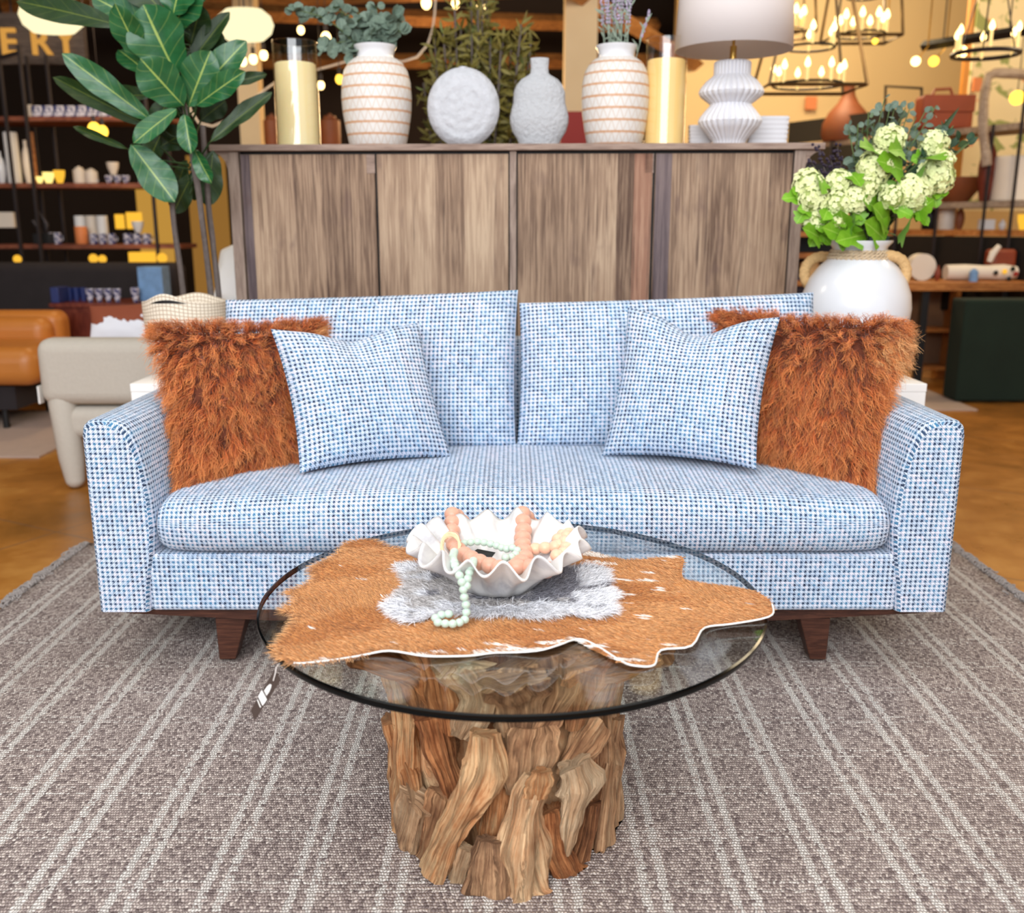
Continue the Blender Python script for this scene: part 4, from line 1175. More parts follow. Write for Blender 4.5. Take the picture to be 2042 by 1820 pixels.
for a in range(3):
    th = a*2*PI/3+.4
    m.tube([(c.x, c.y, c.z+z(60)), (c.x+sr*.95*math.cos(th), c.y+sr*.95*math.sin(th), c.z+z(60)+.12)], .002, 5)
m.obj('spider', MT['brass'], sh)
m = M(); m.ball((c.x, c.y, c.z+z(60)+.05), .03, 16, 10); m.obj('lamp_bulb', MT['white'], lamp)
# ---- ribbed white boxes behind the lamp
def ribbed(xa, xb, yt, off, label):
    c, k = on_cab((xa+xb)/2, off); w = (xb-xa)/2*k; h = zY(yt, c.y)-c.z
    root = thing('ribbed_dish', label, 'dish', tuple(c))
    P3 = []
    nn = 7
    for i in range(nn*6+1):
        t = i/(nn*6); P3.append((w*(.93+.07*t)*(1-.05*abs(math.sin(t*nn*PI))**.7*0-.04*(math.cos(t*nn*2*PI)*.5+.5)), t*h))
    P3 = [(.001, 0)]+P3+[(w*.9, h), (w*.82, h*.5), (.001, h*.3)]
    m = M(); m.lathe(P3, tuple(c), 64, fn=lambda th, r, zz, i: (r*(abs(math.cos(th))**8+abs(math.sin(th))**8)**(-1/8.) if r > .002 else r, zz), sc=(1, .45)); m.obj('body', MT['lampbase'], root)
ribbed(1484, 1569, 233, .33, 'white rectangular dish with horizontal ribs behind the lamp base on the right')
ribbed(1371, 1420, 250, .33, 'low white ribbed dish peeking out behind the lamp base on the left')
# ================================================================ foliage helpers
def leafmesh(m, base, tip, width, nrm=None, bend=.15, fold=.12, nu=4, nv=8, shape='fig', wav=0):
    base, tip = Vector(base), Vector(tip); ax = tip-base; L = ax.length
    if L < 1e-6: return
    t = ax/L
    if nrm is None: nrm = Vector((0, -1, .3))
    nrm = Vector(nrm); nrm = (nrm-t*nrm.dot(t))
    if nrm.length < 1e-3: nrm = t.orthogonal()
    nrm.normalize(); sd = t.cross(nrm).normalized()
    V = []; U = []
    for j in range(nv+1):
        v = j/nv
        if shape == 'fig': w = (math.sin(PI*min(1, v**.85))**.6)*(.55+.5*v)*(1-.12*math.exp(-((v-.38)/.12)**2))
        elif shape == 'round': w = math.sqrt(max(0, 1-(2*v-1)**2))
        elif shape == 'lobed': w = math.sin(PI*v**.75)**.7*(1+.28*math.cos(v*15))
        else: w = math.sin(PI*v)**.8
        if j in (0, nv): w = .02
        for i in range(nu+1):
            u = i/nu; s_ = 2*u-1
            p = base+ax*v+sd*(s_*w*width/2)+nrm*(abs(s_)*w*width*fold - bend*L*(v*v)*1.0+bend*L*.35*v)
            if wav: p += nrm*(math.sin(v*16+s_*2)*wav*abs(s_))
            V.append(p); U.append((u, v))
    w = nu+1
    m.add(V, [(j*w+i, j*w+i+1, (j+1)*w+i+1, (j+1)*w+i) for j in range(nv) for i in range(nu)], U)
# ---- fiddle leaf fig
FY = 3.72
fig = thing('fiddle_leaf_fig', 'tall fiddle leaf fig plant with big glossy leaves left of the sideboard', 'plant', (P(400, 600, FY).x, FY+.05, 0))
LV = [ # base, tip, width, Y base, Y tip, dark
 ((353,151),(283,10),116,FY,FY-.06,0), ((288,125),(228,10),58,FY+.02,FY-.1,0), ((366,211),(280,118),82,FY-.02,FY-.12,0),
 ((302,240),(122,106),50,FY,FY-.1,0), ((298,252),(95,150),38,FY+.08,FY+.2,1), ((235,50),(25,-5),55,FY+.05,FY+.1,1),
 ((262,288),(347,400),66,FY-.05,FY-.08,0), ((255,297),(140,250),18,FY-.03,FY+.05,1), ((352,218),(265,282),44,FY-.05,FY-.15,0),
 ((368,228),(380,305),40,FY-.05,FY-.08,0), ((376,212),(418,102),74,FY,FY-.05,0), ((392,190),(488,80),58,FY+.06,FY+.05,0),
 ((392,210),(484,142),46,FY-.02,FY-.1,0), ((440,172),(532,146),24,FY+.1,FY+.15,1), ((418,284),(540,180),34,FY,FY+.05,1),
 ((362,152),(455,20),40,FY+.1,FY+.15,1), ((345,30),(362,-45),80,FY+.02,FY,0), ((345,12),(430,-40),60,FY+.1,FY+.1,0), ((322,20),(255,-50),70,FY+.1,FY+.1,1),
 ((388,298),(420,365),36,FY-.02,FY-.05,0), ((425,300),(413,412),52,FY+.05,FY+.06,1), ((384,348),(344,425),48,FY+.06,FY+.08,1),
 ((320,292),(372,262),52,FY+.08,FY+.06,1), ((300,190),(210,190),40,FY+.15,FY+.2,1), ((330,250),(290,330),50,FY+.12,FY+.15,1), ((372,320),(352,372),30,FY+.08,FY+.1,1),
 ((330,110),(240,60),60,FY+.15,FY+.2,1), ((400,240),(450,200),44,FY+.15,FY+.18,1), ((360,170),(330,235),60,FY+.1,FY+.08,1), ((395,130),(440,60),50,FY+.16,FY+.18,1),((310,60),(180,-10),60,FY+.12,FY+.1,0),((380,90),(400,10),60,FY+.14,FY+.12,1),((340,60),(395,-30),70,FY+.05,FY,0),((300,150),(235,95),50,FY+.14,FY+.2,0),((340,190),(300,270),56,FY+.04,FY,1),((400,330),(385,400),40,FY+.1,FY+.1,1)]
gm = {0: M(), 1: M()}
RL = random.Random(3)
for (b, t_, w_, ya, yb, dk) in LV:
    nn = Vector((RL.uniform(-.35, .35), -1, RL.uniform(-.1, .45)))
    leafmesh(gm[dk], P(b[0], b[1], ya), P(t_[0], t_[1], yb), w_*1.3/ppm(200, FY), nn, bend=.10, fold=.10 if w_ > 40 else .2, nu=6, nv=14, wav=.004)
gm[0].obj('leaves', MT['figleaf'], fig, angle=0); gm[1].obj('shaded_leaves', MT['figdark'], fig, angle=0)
def trunk(pts, r0, r1):
    m = M(); q = [P(x, y, Y) for x, y, Y in pts]; q.append(Vector((q[-1].x+.01, q[-1].y+.02, .30)))
    m.tube(spline(q, .04), [r0]*1 if 0 else .011, 8, noi=.25); return m.obj('trunk', MT['bark'], fig)
trunk([(343, 396, FY), (350, 470, FY), (366, 590, FY+.02)], 0, 0)
trunk([(350, 145, FY+.02), (372, 230, FY+.02), (386, 320, FY), (402, 430, FY), (421, 590, FY+.03)], 0, 0)
trunk([(405, 250, FY+.06), (415, 400, FY+.06), (424, 480, FY+.05), (436, 590, FY+.05)], 0, 0)
m = M()
for (b, t_, w_, ya, yb, dk) in LV:
    q = P(b[0], b[1], ya); ctr = P(378, b[1]+40, FY+.03)
    m.tube([q, q.lerp(ctr, .5)+Vector((0, 0, -.02)), ctr], .0035, 5)
m.obj('leaf_stalks', MT['figdark'], fig)
pc = (P(408, 600, FY).x, FY+.12, 0)
m = M(); m.lathe([(.001, 0), (.13, 0), (.155, .12), (.17, .3), (.16, .3), (.15, .26), (.001, .26)], pc, 32); m.obj('pot', MT['black'], fig)
# ---- eucalyptus in the left vase
def sprig(name, label, cat, group, mat_leaf, pts, leafn, size, shape, rs, bud=None, wr=1.0, stem_r=.002, spread=.5):
    root = thing(name, label, cat, tuple(pts[0]), group)
    sp = spline(pts, .012); m = M(); m.tube(sp, stem_r, 5); m.obj('stem', MT['stem'], root)
    m = M()
    for i in range(leafn):
        t = (i+rs.random())/leafn; t = .12+.88*t
        p = sp[min(len(sp)-1, int(t*len(sp)))]
        d = Vector((rs.gauss(0, 1), rs.gauss(0, .8), rs.gauss(.3, .7))).normalized()
        s_ = size*rs.uniform(.6, 1.15)
        leafmesh(m, p+d*.004, p+d*(s_+.004), s_*wr, Vector((rs.gauss(0, .7), -1, rs.gauss(.3, .6))), bend=.12, fold=.08, nu=2, nv=5, shape=shape)
    m.obj('leaves', MT[mat_leaf], root, angle=0)
    return root
RE = random.Random(11)
top = Vector((vl.x, vl.y, zY(95, vl.y)))
eu = [(640, 100), (600, 40), (565, 15), (690, 60), (705, 20), (730, 50), (750, 10), (775, 55), (795, 30), (745, 80), (700, 110), (800, 75), (660, 15)]
for i, (x, y) in enumerate(eu):
    tip = P(x, y-(12 if i % 2 else 0), vl.y+RE.uniform(-.1, .08))
    base = top+Vector((RE.uniform(-.03, .03), RE.uniform(-.03, .03), -.04)); mid = base.lerp(tip, .5)+Vector((0, 0, .05))
    sprig('eucalyptus_branch', 'grey-green eucalyptus branch in the wrapped vase on the left of the sideboard', 'branch', 'eucalyptus branches in the wrapped vase', 'eucleaf', [base, mid, tip], 30, .05 if y > 25 else .044, 'round', RE, wr=.95)
# ---- lavender in the right vase
top = Vector((vr.x, vr.y, zY(92, vr.y)))
for i in range(13):
    x = 1190+i*6.5+RE.uniform(-4, 4)
    if i == 12: x = 1298
    tip = P(x+RE.uniform(-6, 10), -40 if i < 12 else 18, vr.y+RE.uniform(-.04, .04)); base = top+Vector(((x-1228)*.0011, RE.uniform(-.03, .03), -.05))
    root = thing('lavender', 'dusty purple lavender flower in the wrapped vase beside the lamp', 'flower', tuple(base), 'lavender flowers in the wrapped vase')
    sp = spline([base, base.lerp(tip, .5)+Vector((0, 0, .01)), tip], .008)
    m = M(); m.tube(sp, .0018, 5); m.obj('stem', MT['sage'], root)
    m = M()
    for q in sp[int(len(sp)*.45):]:
        for j in range(4):
            o_ = Vector((RE.gauss(0, 1), RE.gauss(0, 1), RE.gauss(.3, .5))).normalized()*.005
            m.ball(q+o_, (.0032, .0032, .0045), 5, 4)
    m.obj('flower_spike', MT['lavender'], root)
    m = M()
    for j in range(7):
        p = sp[min(len(sp)-1, 2+j*2)]; d = Vector((RE.gauss(0, .8), RE.gauss(0, .5), .9)).normalized()*RE.uniform(.03, .055)
        leafmesh(m, p, p+d, .007, None, bend=.3, nu=2, nv=5, shape='thin')
    m.obj('leaves', MT['sage'], root, angle=0)
# ---- olive tree behind the sideboard
OY = 5.0
ol = thing('olive_tree', 'slim potted tree with narrow olive leaves standing behind the sideboard', 'tree', (P(940, 300, OY).x, OY, 0))
m = M(); ml = M()
for i in range(44):
    xt = 835+RE.random()*225; yt = RE.choice([-20, 20, 60, 100, 130]) if abs(xt-940) < 60 else RE.uniform(40, 160)
    tip = P(xt, yt, OY+RE.uniform(-.25, .25)); base = Vector((ol.location.x+RE.uniform(-.1, .1), OY+RE.uniform(-.08, .08), .35))
    mid = Vector(((base.x*.35+tip.x*.65), (base.y+tip.y)/2, 1.25))
    sp = spline([base, mid, tip], .03); m.tube(sp, .005, 5)
    for q in sp[len(sp)//4:]:
        if q.z < 1.1: continue
        for j in range(4):
            d = Vector((RE.gauss(0, 1), RE.gauss(0, 1), RE.gauss(.5, .6))).normalized()*RE.uniform(.05, .095)
            leafmesh(ml, q, q+d, .017, Vector((RE.gauss(0, 1), -1, RE.gauss(0, 1))), bend=.2, nu=2, nv=4, shape='thin')
m.obj('branches', MT['bark'], ol); ml.obj('leaves', MT['oliveleaf'], ol, angle=0)
m = M(); m.lathe([(.001, 0), (.16, 0), (.2, .36), (.18, .36), (.001, .33)], (ol.location.x, OY, 0), 28); m.obj('pot', MT['cream_pot'], ol)
# ================================================================ white jug with flowers
JY = 3.55
jc = Vector((P(1706, 600, JY).x, JY, PLZ+.0)); k = 1/ppm(560, JY, 1706)
z = lambda y: zY(y, JY)-jc.z
prof = [(.001, .001), (55*k, .001), (70*k, z(738)), (92*k, z(690)), (104*k, z(645)), (106.5*k, z(612)), (103*k, z(585)), (92*k, z(555)), (76*k, z(532)), (60*k, z(517)), (51*k, z(508)), (50*k, z(500)), (54*k, z(491)), (61*k, z(483)), (61.5*k, z(479)), (57*k, z(479)), (46*k, z(498)), (44*k, z(520)), (60*k, z(560)), (.001, z(640))]
jug = thing('white_jug', 'large white ceramic jug with rope around its neck and two wound handles', 'jug', tuple(jc))
m = M(); m.lathe(prof, tuple(jc), 72); m.obj('body', MT['white'], jug)
rz_ = jc.z+z(506)
m = M()
for lv in range(3):
    for st in range(2):
        pts = []
        for i in range(90):
            th = 2*PI*i/90; tw = th*18+st*PI
            rr = (53+lv*2.2)*k+.004*math.cos(tw)
            pts.append((jc.x+rr*math.cos(th), jc.y+rr*math.sin(th), rz_+.008-lv*.011+.004*math.sin(tw)))
        m.tube(pts, .0042, 5, closed=True)
m.obj('neck_rope', MT['rope'], jug)
def handle(pl, Y0):
    m = M(); pts = spline([P(x, y, Y0) for x, y in pl], .006)
    rr = [(10.5+.7*math.sin(i*2.2))*k for i in range(len(pts))]
    m.tube(pts, rr, 12); m.obj('handle', MT['rattan'], jug)
handle([(1752, 516), (1775, 510), (1797, 518), (1807, 538), (1802, 560), (1786, 574)], JY-.06)
handle([(1662, 516), (1636, 512), (1614, 522), (1604, 542), (1608, 562), (1622, 574)], JY+.09)
# blooms
neck = Vector((jc.x, jc.y, jc.z+z(485)))
def floret(m, c, n, s_, rs):
    n = Vector(n).normalized(); a = n.orthogonal().normalized(); a.rotate(__import__('mathutils').Quaternion(n, rs.random()*6)); b = n.cross(a)
    for q in range(5):
        th = q*2*PI/5; d = a*math.cos(th)+b*math.sin(th); e = n.cross(d)
        m.add([c, c+d*s_*.6+e*s_*.42+n*s_*.15, c+d*s_+n*s_*.05, c+d*s_*.6-e*s_*.42+n*s_*.15], [(0, 1, 2, 3)])
BL = [(1773,281,27,-.02),(1862,288,26,.02),(1745,334,30,-.06),(1611,368,27,-.05),(1620,396,25,-.08),(1624,435,25,-.06),(1673,366,24,-.05),(1672,403,22,-.1),(1707,398,24,-.1),(1667,436,20,-.09),(1727,372,21,-.09),(1757,373,15,-.05),(1779,393,22,-.1),(1818,386,32,-.08),(1866,352,32,-.04),(1881,322,20,.0)]
RB = random.Random(23)
def place_words(x, y): 
    return ''
for i, (x, y, r_, dy) in enumerate(BL):
    Y = JY+dy; c = P(x, y, Y); r = r_*k*1.12
    root = thing('hydrangea', 'pale green hydrangea flower with a round bloom in the white jug', 'flower', tuple(neck), 'pale green hydrangeas in the white jug')
    base = neck+Vector((RB.uniform(-.03, .03), RB.uniform(-.03, .03), -.05)); mid = base.lerp(c, .5)+Vector(((base.x-c.x)*.18, 0, .03))
    m = M(); m.tube(spline([base, mid, c], .02), .003, 6); m.obj('stem', MT['stem'], root)
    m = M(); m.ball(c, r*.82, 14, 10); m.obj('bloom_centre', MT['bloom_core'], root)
    m = M()
    nf = int(95*(r_/26)**2)
    for j in range(nf):
        zz = 1-2*(j+.5)/nf; ph = j*2.39996; q = Vector((math.sqrt(1-zz*zz)*math.cos(ph), math.sqrt(1-zz*zz)*math.sin(ph), zz))
        q = (q+Vector((RB.gauss(0, .07), RB.gauss(0, .07), RB.gauss(0, .07)))).normalized()
        floret(m, c+q*r*RB.uniform(.86, .98), q+Vector((RB.gauss(0, .25), RB.gauss(0, .25), RB.gauss(0, .25))), r*.25, RB)
    m.obj('bloom', MT['bloom'], root, smooth=False)
    m = M()
    for j in range(2):
        p = c+Vector((RB.uniform(-.5, .5)*r, .0, -r*.8)); a = RB.uniform(0, 6.28)
        leafmesh(m, p, p+Vector((math.cos(a), -.3, math.sin(a)*.8-.3)).normalized()*RB.uniform(.05, .075), .055, Vector((RB.gauss(0, .3), -1, .5)), bend=.15, nu=4, nv=8, shape='lobed')
    m.obj('leaves', MT['limeleaf'], root, angle=0)
# big lime leaves round the collar
lf = [(1690,470,1680,440,38),(1700,480,1665,462,34),(1640,478,1618,462,30),(1725,468,1690,475,32),(1770,455,1755,425,36),(1790,470,1812,445,46),(1765,480,1742,455,36),(1820,430,1845,410,34),(1800,340,1770,325,40),(1840,318,1868,316,36),(1745,300,1728,292,26),(1800,300,1785,298,28),(1750,420,1735,405,34),(1680,455,1700,440,24),(1815,360,1838,342,26),(1634,350,1640,372,24),(1655,405,1648,425,28),(1695,345,1710,360,20)]
root = thing('leafy_branch', 'branch with lime green lobed leaves spilling over the mouth of the white jug', 'foliage', tuple(neck))
m = M(); ms = M()
for (x0, y0, x1, y1, w_) in lf:
    a = P(x0, y0, JY-.05); b = P(x1, y1, JY-.12); leafmesh(m, a, a+(b-a)*1.5, w_*k*1.5, Vector((RB.gauss(0, .3), -1, .35)), bend=.12, nu=6, nv=12, shape='lobed')
    ms.tube(spline([neck+Vector((0, 0, -.03)), neck.lerp(a, .6)+Vector((0, .03, .02)), a], .02), .0022, 5)
m.obj('leaves', MT['limeleaf'], root, angle=0); ms.obj('twigs', MT['stem'], root)
# taller greenery
gs = []
for i_ in range(20):
    x_ = 1690+i_*10.5; gs.append(((x_, 190+RB.uniform(0, 80)+abs(x_-1800)*.1), 'eucleaf', 22, .034, 'round'))
for i_ in range(5): gs.append(((1885+i_*16, 262+RB.uniform(-12, 25)), 'darkleaf', 22, .045, 'thin'))
for (x, y), mt, n_, sz, shp in gs:
    tip = P(x, y, JY+RB.uniform(-.02, .12)); base = neck+Vector((RB.uniform(-.03, .03), RB.uniform(-.02, .03), -.05)); mid = base.lerp(tip, .55)+Vector((0, 0, .03))
    if mt == 'eucleaf': sprig('eucalyptus_sprig', 'grey-green leafy sprig rising above the hydrangeas in the white jug', 'foliage', 'grey-green sprigs in the white jug', mt, [base, mid, tip], n_, sz, shp, RB, wr=.8)
    else: sprig('dark_leaf_sprig', 'dark green leafy sprig leaning right out of the white jug', 'foliage', 'dark green sprigs in the white jug', mt, [base, mid, tip], n_, sz, shp, RB, wr=.6)
root = thing('blade_leaf', 'long dark green blade leaf sticking up right of the hydrangeas', 'foliage', tuple(neck))
m = M(); leafmesh(m, P(1825, 330, JY), P(1915, 212, JY+.02), 12*k, None, bend=.05, fold=.2, nu=2, nv=10, shape='thin'); m.obj('blade', MT['figdark'], root, angle=0)
m = M(); m.tube([neck, P(1790, 400, JY), P(1825, 330, JY)], .003, 5); m.obj('stem', MT['stem'], root)
root = thing('berry_sprig', 'dark sprig with purple berries behind the hydrangeas beside the sideboard', 'foliage', tuple(neck))
m = M(); mb = M()
for i in range(6):
    tip = P(1600+i*14, 335-(i % 3)*22, JY+.14); sp = spline([neck, neck.lerp(tip, .5)+Vector((0, .04, 0)), tip], .014); m.tube(sp, .0018, 4)
    for q in sp[len(sp)//2:]:
        for j in range(3): mb.ball(q+Vector((RB.gauss(0, .012), RB.gauss(0, .012), RB.gauss(0, .012))), .006, 6, 5)
m.obj('stems', MT['bark'], root); mb.obj('berries', MT['berry'], root)
# ================================================================ basket on the left plinth
bc = Vector((P(372, 640, 3.56).x, 3.56, PLZ)); k = 1/ppm(640, 3.56, 372)
z = lambda y: zY(y, 3.56)-bc.z
zt = z(600)
bk = thing('woven_basket', 'cream woven basket with two rim handles on the white plinth left of the sofa', 'basket', tuple(bc))
def bfn(th, r, zz, i):
    t = max(0, (zz-.6*zt)/(.4*zt)); hump = .028*math.exp(-((math.sin(th+.18)+1)/.12)**1)*1.2+.02*math.exp(-((1-math.sin(th))/.12))
    return r, zz+(hump*max(0, t)**2)
prof = [(.001, .002), (48*k, .002), (58*k, z(745)), (68*k, z(715)), (76*k, z(680)), (80*k, z(640)), (81*k, z(612)), (81*k, zt), (78.5*k, zt+.001), (78*k, z(640)), (66*k, z(715)), (.001, .012)]
m = M(); m.lathe(prof, tuple(bc), 72, fn=bfn); m.obj('body', MT['basket'], bk)
m = M(); pts = []
for sg in (1,):
    V = []; n_ = 14
    for i in range(n_+1):
        t = i/n_; th = -PI/2-.10+(t-.5)*.95; rr = 81.6*k
        h = .0085*math.sin(PI*t); zc = zt+.012+.008*math.sin(PI*t)
        for s_ in (-1, 1): V.append((bc.x+rr*math.cos(th), bc.y+rr*math.sin(th), bc.z+zc-.012+s_*h*.7))
    m.add(V, [(2*i, 2*i+2, 2*i+3, 2*i+1) for i in range(n_)])
m.obj('handle_slot', MT['black'], bk)
# ================================================================ oatmeal armchair seen from behind
AY = 4.35
def rbox(x0, x1, y0, y1, z0, z1, r, name, mat, parent, **kw):
    m = M(); m.box((x0, y0, z0), (x1, y1, z1)); o = m.obj(name, mat, parent, **kw)
    b = o.modifiers.new('b', 'BEVEL'); b.width = r; b.segments = 6; b.limit_method = 'NONE'
    return o
def px2(x, y, Y): p = P(x, y, Y); return p.x, p.z
ax0, azt = px2(62, 677, AY); ax1 = ax0+.74
ach = thing('armchair', 'oatmeal upholstered armchair with thick rounded legs seen from behind left of the sofa', 'armchair', ((ax0+ax1)/2, AY+.4, 0))
_, azb = px2(62, 810, AY)
rbox(ax0, ax1, AY, AY+.16, azb, azt, .06, 'backrest', MT['chair'], ach)
_, s0 = px2(100, 878, AY); 
rbox(ax0+.10, ax1-.10, AY+.02, AY+.72, s0+.0, azb-.01, .05, 'seat', MT['chair'], ach)
for s_, xx in ((0, ax0), (1, ax1)):
    for yy in (AY, AY+.62):
        m = M(); w_ = .115 if yy == AY else .10
        xa = xx+.02 if s_ == 0 else xx-.02-w_
        sh_ = .05 if s_ == 0 else -.05
        pts = [Vector((xa+w_/2+sh_*.6, yy+.05, .045)), Vector((xa+w_/2+sh_*.5, yy+.05, .15)), Vector((xa+w_/2+sh_*.1, yy+.06, .40)), Vector((xa+w_/2, yy+.07, azb+.03))]
        m.tube(pts, [.045, .058, .062, .062], 16, side=(1, 0, 0)); m.ball(pts[0], (.045, .045, .044), 16, 8)
        m.obj('leg', MT['chair'], ach)
m = M(); m.box((ax0-.004, AY+.01, azb+.01), (ax0+.004, AY+.05, azb+.09)); m.obj('label_tag', MT['paper'], ach, smooth=False)
# hide pillow on the armchair
a, b = P(180, 672, AY+.3), P(300, 672, AY+.3)
o = pillow('hide_pillow', MT['cowpillow'], [P(176, 690, AY+.42), P(322, 690, AY+.42), P(318, 602, AY+.5), P(178, 610, AY+.5)], .12, cc=.08, uvs=2.4)
tag(o, 'white and brown cowhide pillow standing on the oatmeal armchair', 'pillow')
# tan leather sofa
LY = 5.7
lx1, lz1 = px2(108, 622, LY+.5); lx0 = lx1-1.5
ls = thing('leather_sofa', 'tan leather sofa cut off by the left edge of the picture', 'sofa', ((lx0+lx1)/2, LY+.4, 0))
rbox(lx0, lx1, LY+.55, LY+.75, .25, lz1, .07, 'backrest', MT['leather'], ls)
rbox(lx0+.1, lx1-.03, LY+.42, LY+.6, .4, lz1-.03, .08, 'back_cushion', MT['leather'], ls)
rbox(lx0+.0, P(82, 700, LY).x, LY-.1, LY+.6, .28, P(60, 690, LY).z, .09, 'seat_cushion', MT['leather'], ls)
m = M(); m.box((lx0+.05, LY, .13), (lx1-.05, LY+.7, .27)); m.obj('base', MT['darkfab'], ls)
for xx in (lx0+.1, lx1-.15):
    for yy in (LY+.05, LY+.6): m = M(); m.tube([(xx, yy, 0), (xx, yy, .14)], .02, 8); m.obj('leg', MT['black'], ls)
# pale rugs
def flatrug(x0, x1, y0, y1, label, mat):
    m = M(); m.box((x0, y0, .001), (x1, y1, .010)); o = m.obj('floor_mat', mat, None, smooth=False); tag(o, label, 'rug')
MT['palerug'] = simple('pale_taupe_rug', (186, 164, 152), .95, var=.1, sc=20)
flatrug(-4.6, P(70, 840, 5.0).x, 5.0, 6.3, 'pale rug under the tan leather sofa on the left', MT['palerug'])
flatrug(P(1690, 790, 6.3).x, P(1960, 790, 6.3).x, 6.35, 8.6, 'pale taupe rug under the wood topped table on the right', MT['palerug'])
# mahogany chest
CHY = 6.6
m = M(); x0, z0 = px2(105, 600, CHY); x1, _ = px2(320, 600, CHY); zc_ = P(200, 612, CHY).z
ch = thing('wooden_chest', 'reddish brown wooden chest behind the oatmeal armchair', 'chest', ((x0+x1)/2, CHY+.2, 0))
m.box((x0, CHY, .0), (x1, CHY+.45, zc_)); m.obj('body', MT['redwood'], ch, smooth=False, bev=.01)
m = M(); m.box((x0-.02, CHY-.02, zc_), (x1+.02, CHY+.47, zc_+.025)); m.obj('top', MT['redwood'], ch, smooth=False)
for i in range(2):
    m = M(); xa = x0+.03+i*(x1-x0)/2; m.box((xa, CHY-.012, .12), (xa+(x1-x0)/2-.06, CHY, zc_-.04)); m.obj('door', MT['redwood'], ch, smooth=False)
# charcoal sofa
DY = 7.3
x0, zt_ = px2(-60, 525, DY); x1, _ = px2(345, 525, DY)
ds = thing('charcoal_sofa', 'long dark charcoal sofa behind the wooden chest', 'sofa', ((x0+x1)/2, DY, 0))
rbox(x0, x1, DY+.05, DY+.32, .0, zt_, .06, 'backrest', MT['darkfab'], ds)
rbox(x0, x1, DY-.2, DY+.1, .0, .48, .06, 'seat', MT['darkfab'], ds)
# ---- crockery helpers
def bowlm(m, c, r, h, n=20): m.lathe([(.001, 0), (r*.45, 0), (r*.5, h*.08), (r*.9, h*.6), (r, h), (r*.94, h), (r*.8, h*.55), (.001, h*.15)], c, n)
def mug(m, c, r, h, n=16):
    m.lathe([(.001, 0), (r*.9, 0), (r, h*.1), (r, h), (r*.9, h), (r*.88, h*.1), (.001, h*.08)], c, n)
def item(name, label, cat, group, px_, py_, Y, wpx, hpx, mat, kind='mug', zsurf=None):
    p = P(px_, py_, Y); kk = 1/ppm(py_, Y, px_); r = wpx/2*kk; h = hpx*kk
    c = (p.x, Y, p.z if zsurf is None else zsurf); m = M()
    if kind == 'mug':
        mug(m, c, r, h)
        m.tube([(c[0]+r*.95, c[1], c[2]+h*.75), (c[0]+r*1.5, c[1], c[2]+h*.7), (c[0]+r*1.5, c[1], c[2]+h*.35), (c[0]+r*.95, c[1], c[2]+h*.25)], r*.12, 6)
    elif kind == 'bowl': bowlm(m, c, r, h)
    elif kind == 'vase': m.lathe([(.001, 0), (r*.55, 0), (r*.95, h*.3), (r, h*.5), (r*.8, h*.72), (r*.35, h*.86), (r*.38, h), (r*.3, h), (r*.28, h*.8), (.001, h*.3)], c, 20)
    elif kind == 'gourd': m.lathe([(.001, 0), (r*.9, 0), (r, h*.12), (r*.97, h*.3), (r*.75, h*.5), (r*.42, h*.66), (r*.26, h*.8), (r*.22, h*.95), (r*.26, h), (r*.18, h), (.001, h*.5)], c, 24)
    elif kind == 'jar': m.lathe([(.001, 0), (r*.9, 0), (r, h*.1), (r, h*.78), (r*.6, h*.85), (r*.62, h*.92), (r*.15, h*.95), (r*.18, h), (.001, h)], c, 20)
    elif kind == 'box': m.box((c[0]-r, Y-r*.4, c[2]), (c[0]+r, Y+r*.4, c[2]+h))
    elif kind == 'pot': m.lathe([(.001, 0), (r*.8, 0), (r, h*.9), (r*1.05, h), (r*.9, h), (r*.7, h*.2), (.001, h*.2)], c, 20)
    elif kind == 'plate': 
        m.lathe([(.001, 0), (r*.5, 0), (r, h*.35), (r*1.0, h), (r*.96, h), (r*.45, h*.4), (.001, h*.4)], c, 24)
    elif kind == 'cyl': m.lathe([(.001, 0), (r*.94, 0), (r, h*.03), (r, h*.97), (r*.94, h), (.001, h)], c, 24)
    elif kind == 'book': m.box((c[0]-r, Y-.08, c[2]), (c[0]+r, Y+.08, c[2]+h))
    o = m.obj(name, mat, None, bev=.004 if kind in ('box', 'book') else 0); tag(o, label, cat, group); return o
# on the chest
zc2 = zc_+.026
for i in range(4): item('blue_bowl', 'blue and white bowl in the row on the wooden chest', 'bowl', 'blue and white bowls on the wooden chest', 182+i*18, 611, CHY+.1, 17, 26, MT['bluewhite'], 'bowl', zc2)
item('blue_goblet', 'small blue and white goblet at the right end of the wooden chest', 'goblet', None, 272, 611, CHY+.1, 18, 28, MT['bluewhite'], 'bowl', zc2)
item('storybook', 'pale blue picture book standing upright on the wooden chest', 'book', None, 312, 611, CHY+.25, 48, 66, MT['skyblue'], 'book', zc2)
item('blue_book', 'deep blue book standing at the left end of the wooden chest', 'book', None, 122, 611, CHY+.1, 16, 30, MT['ink'], 'book', zc2)
for i in range(3): item('dark_blue_pot', 'dark blue patterned pot on the left of the wooden chest', 'pot', 'dark blue pots on the wooden chest', 141+i*14, 611, CHY+.2, 14, 26, MT['ink'], 'pot', zc2)
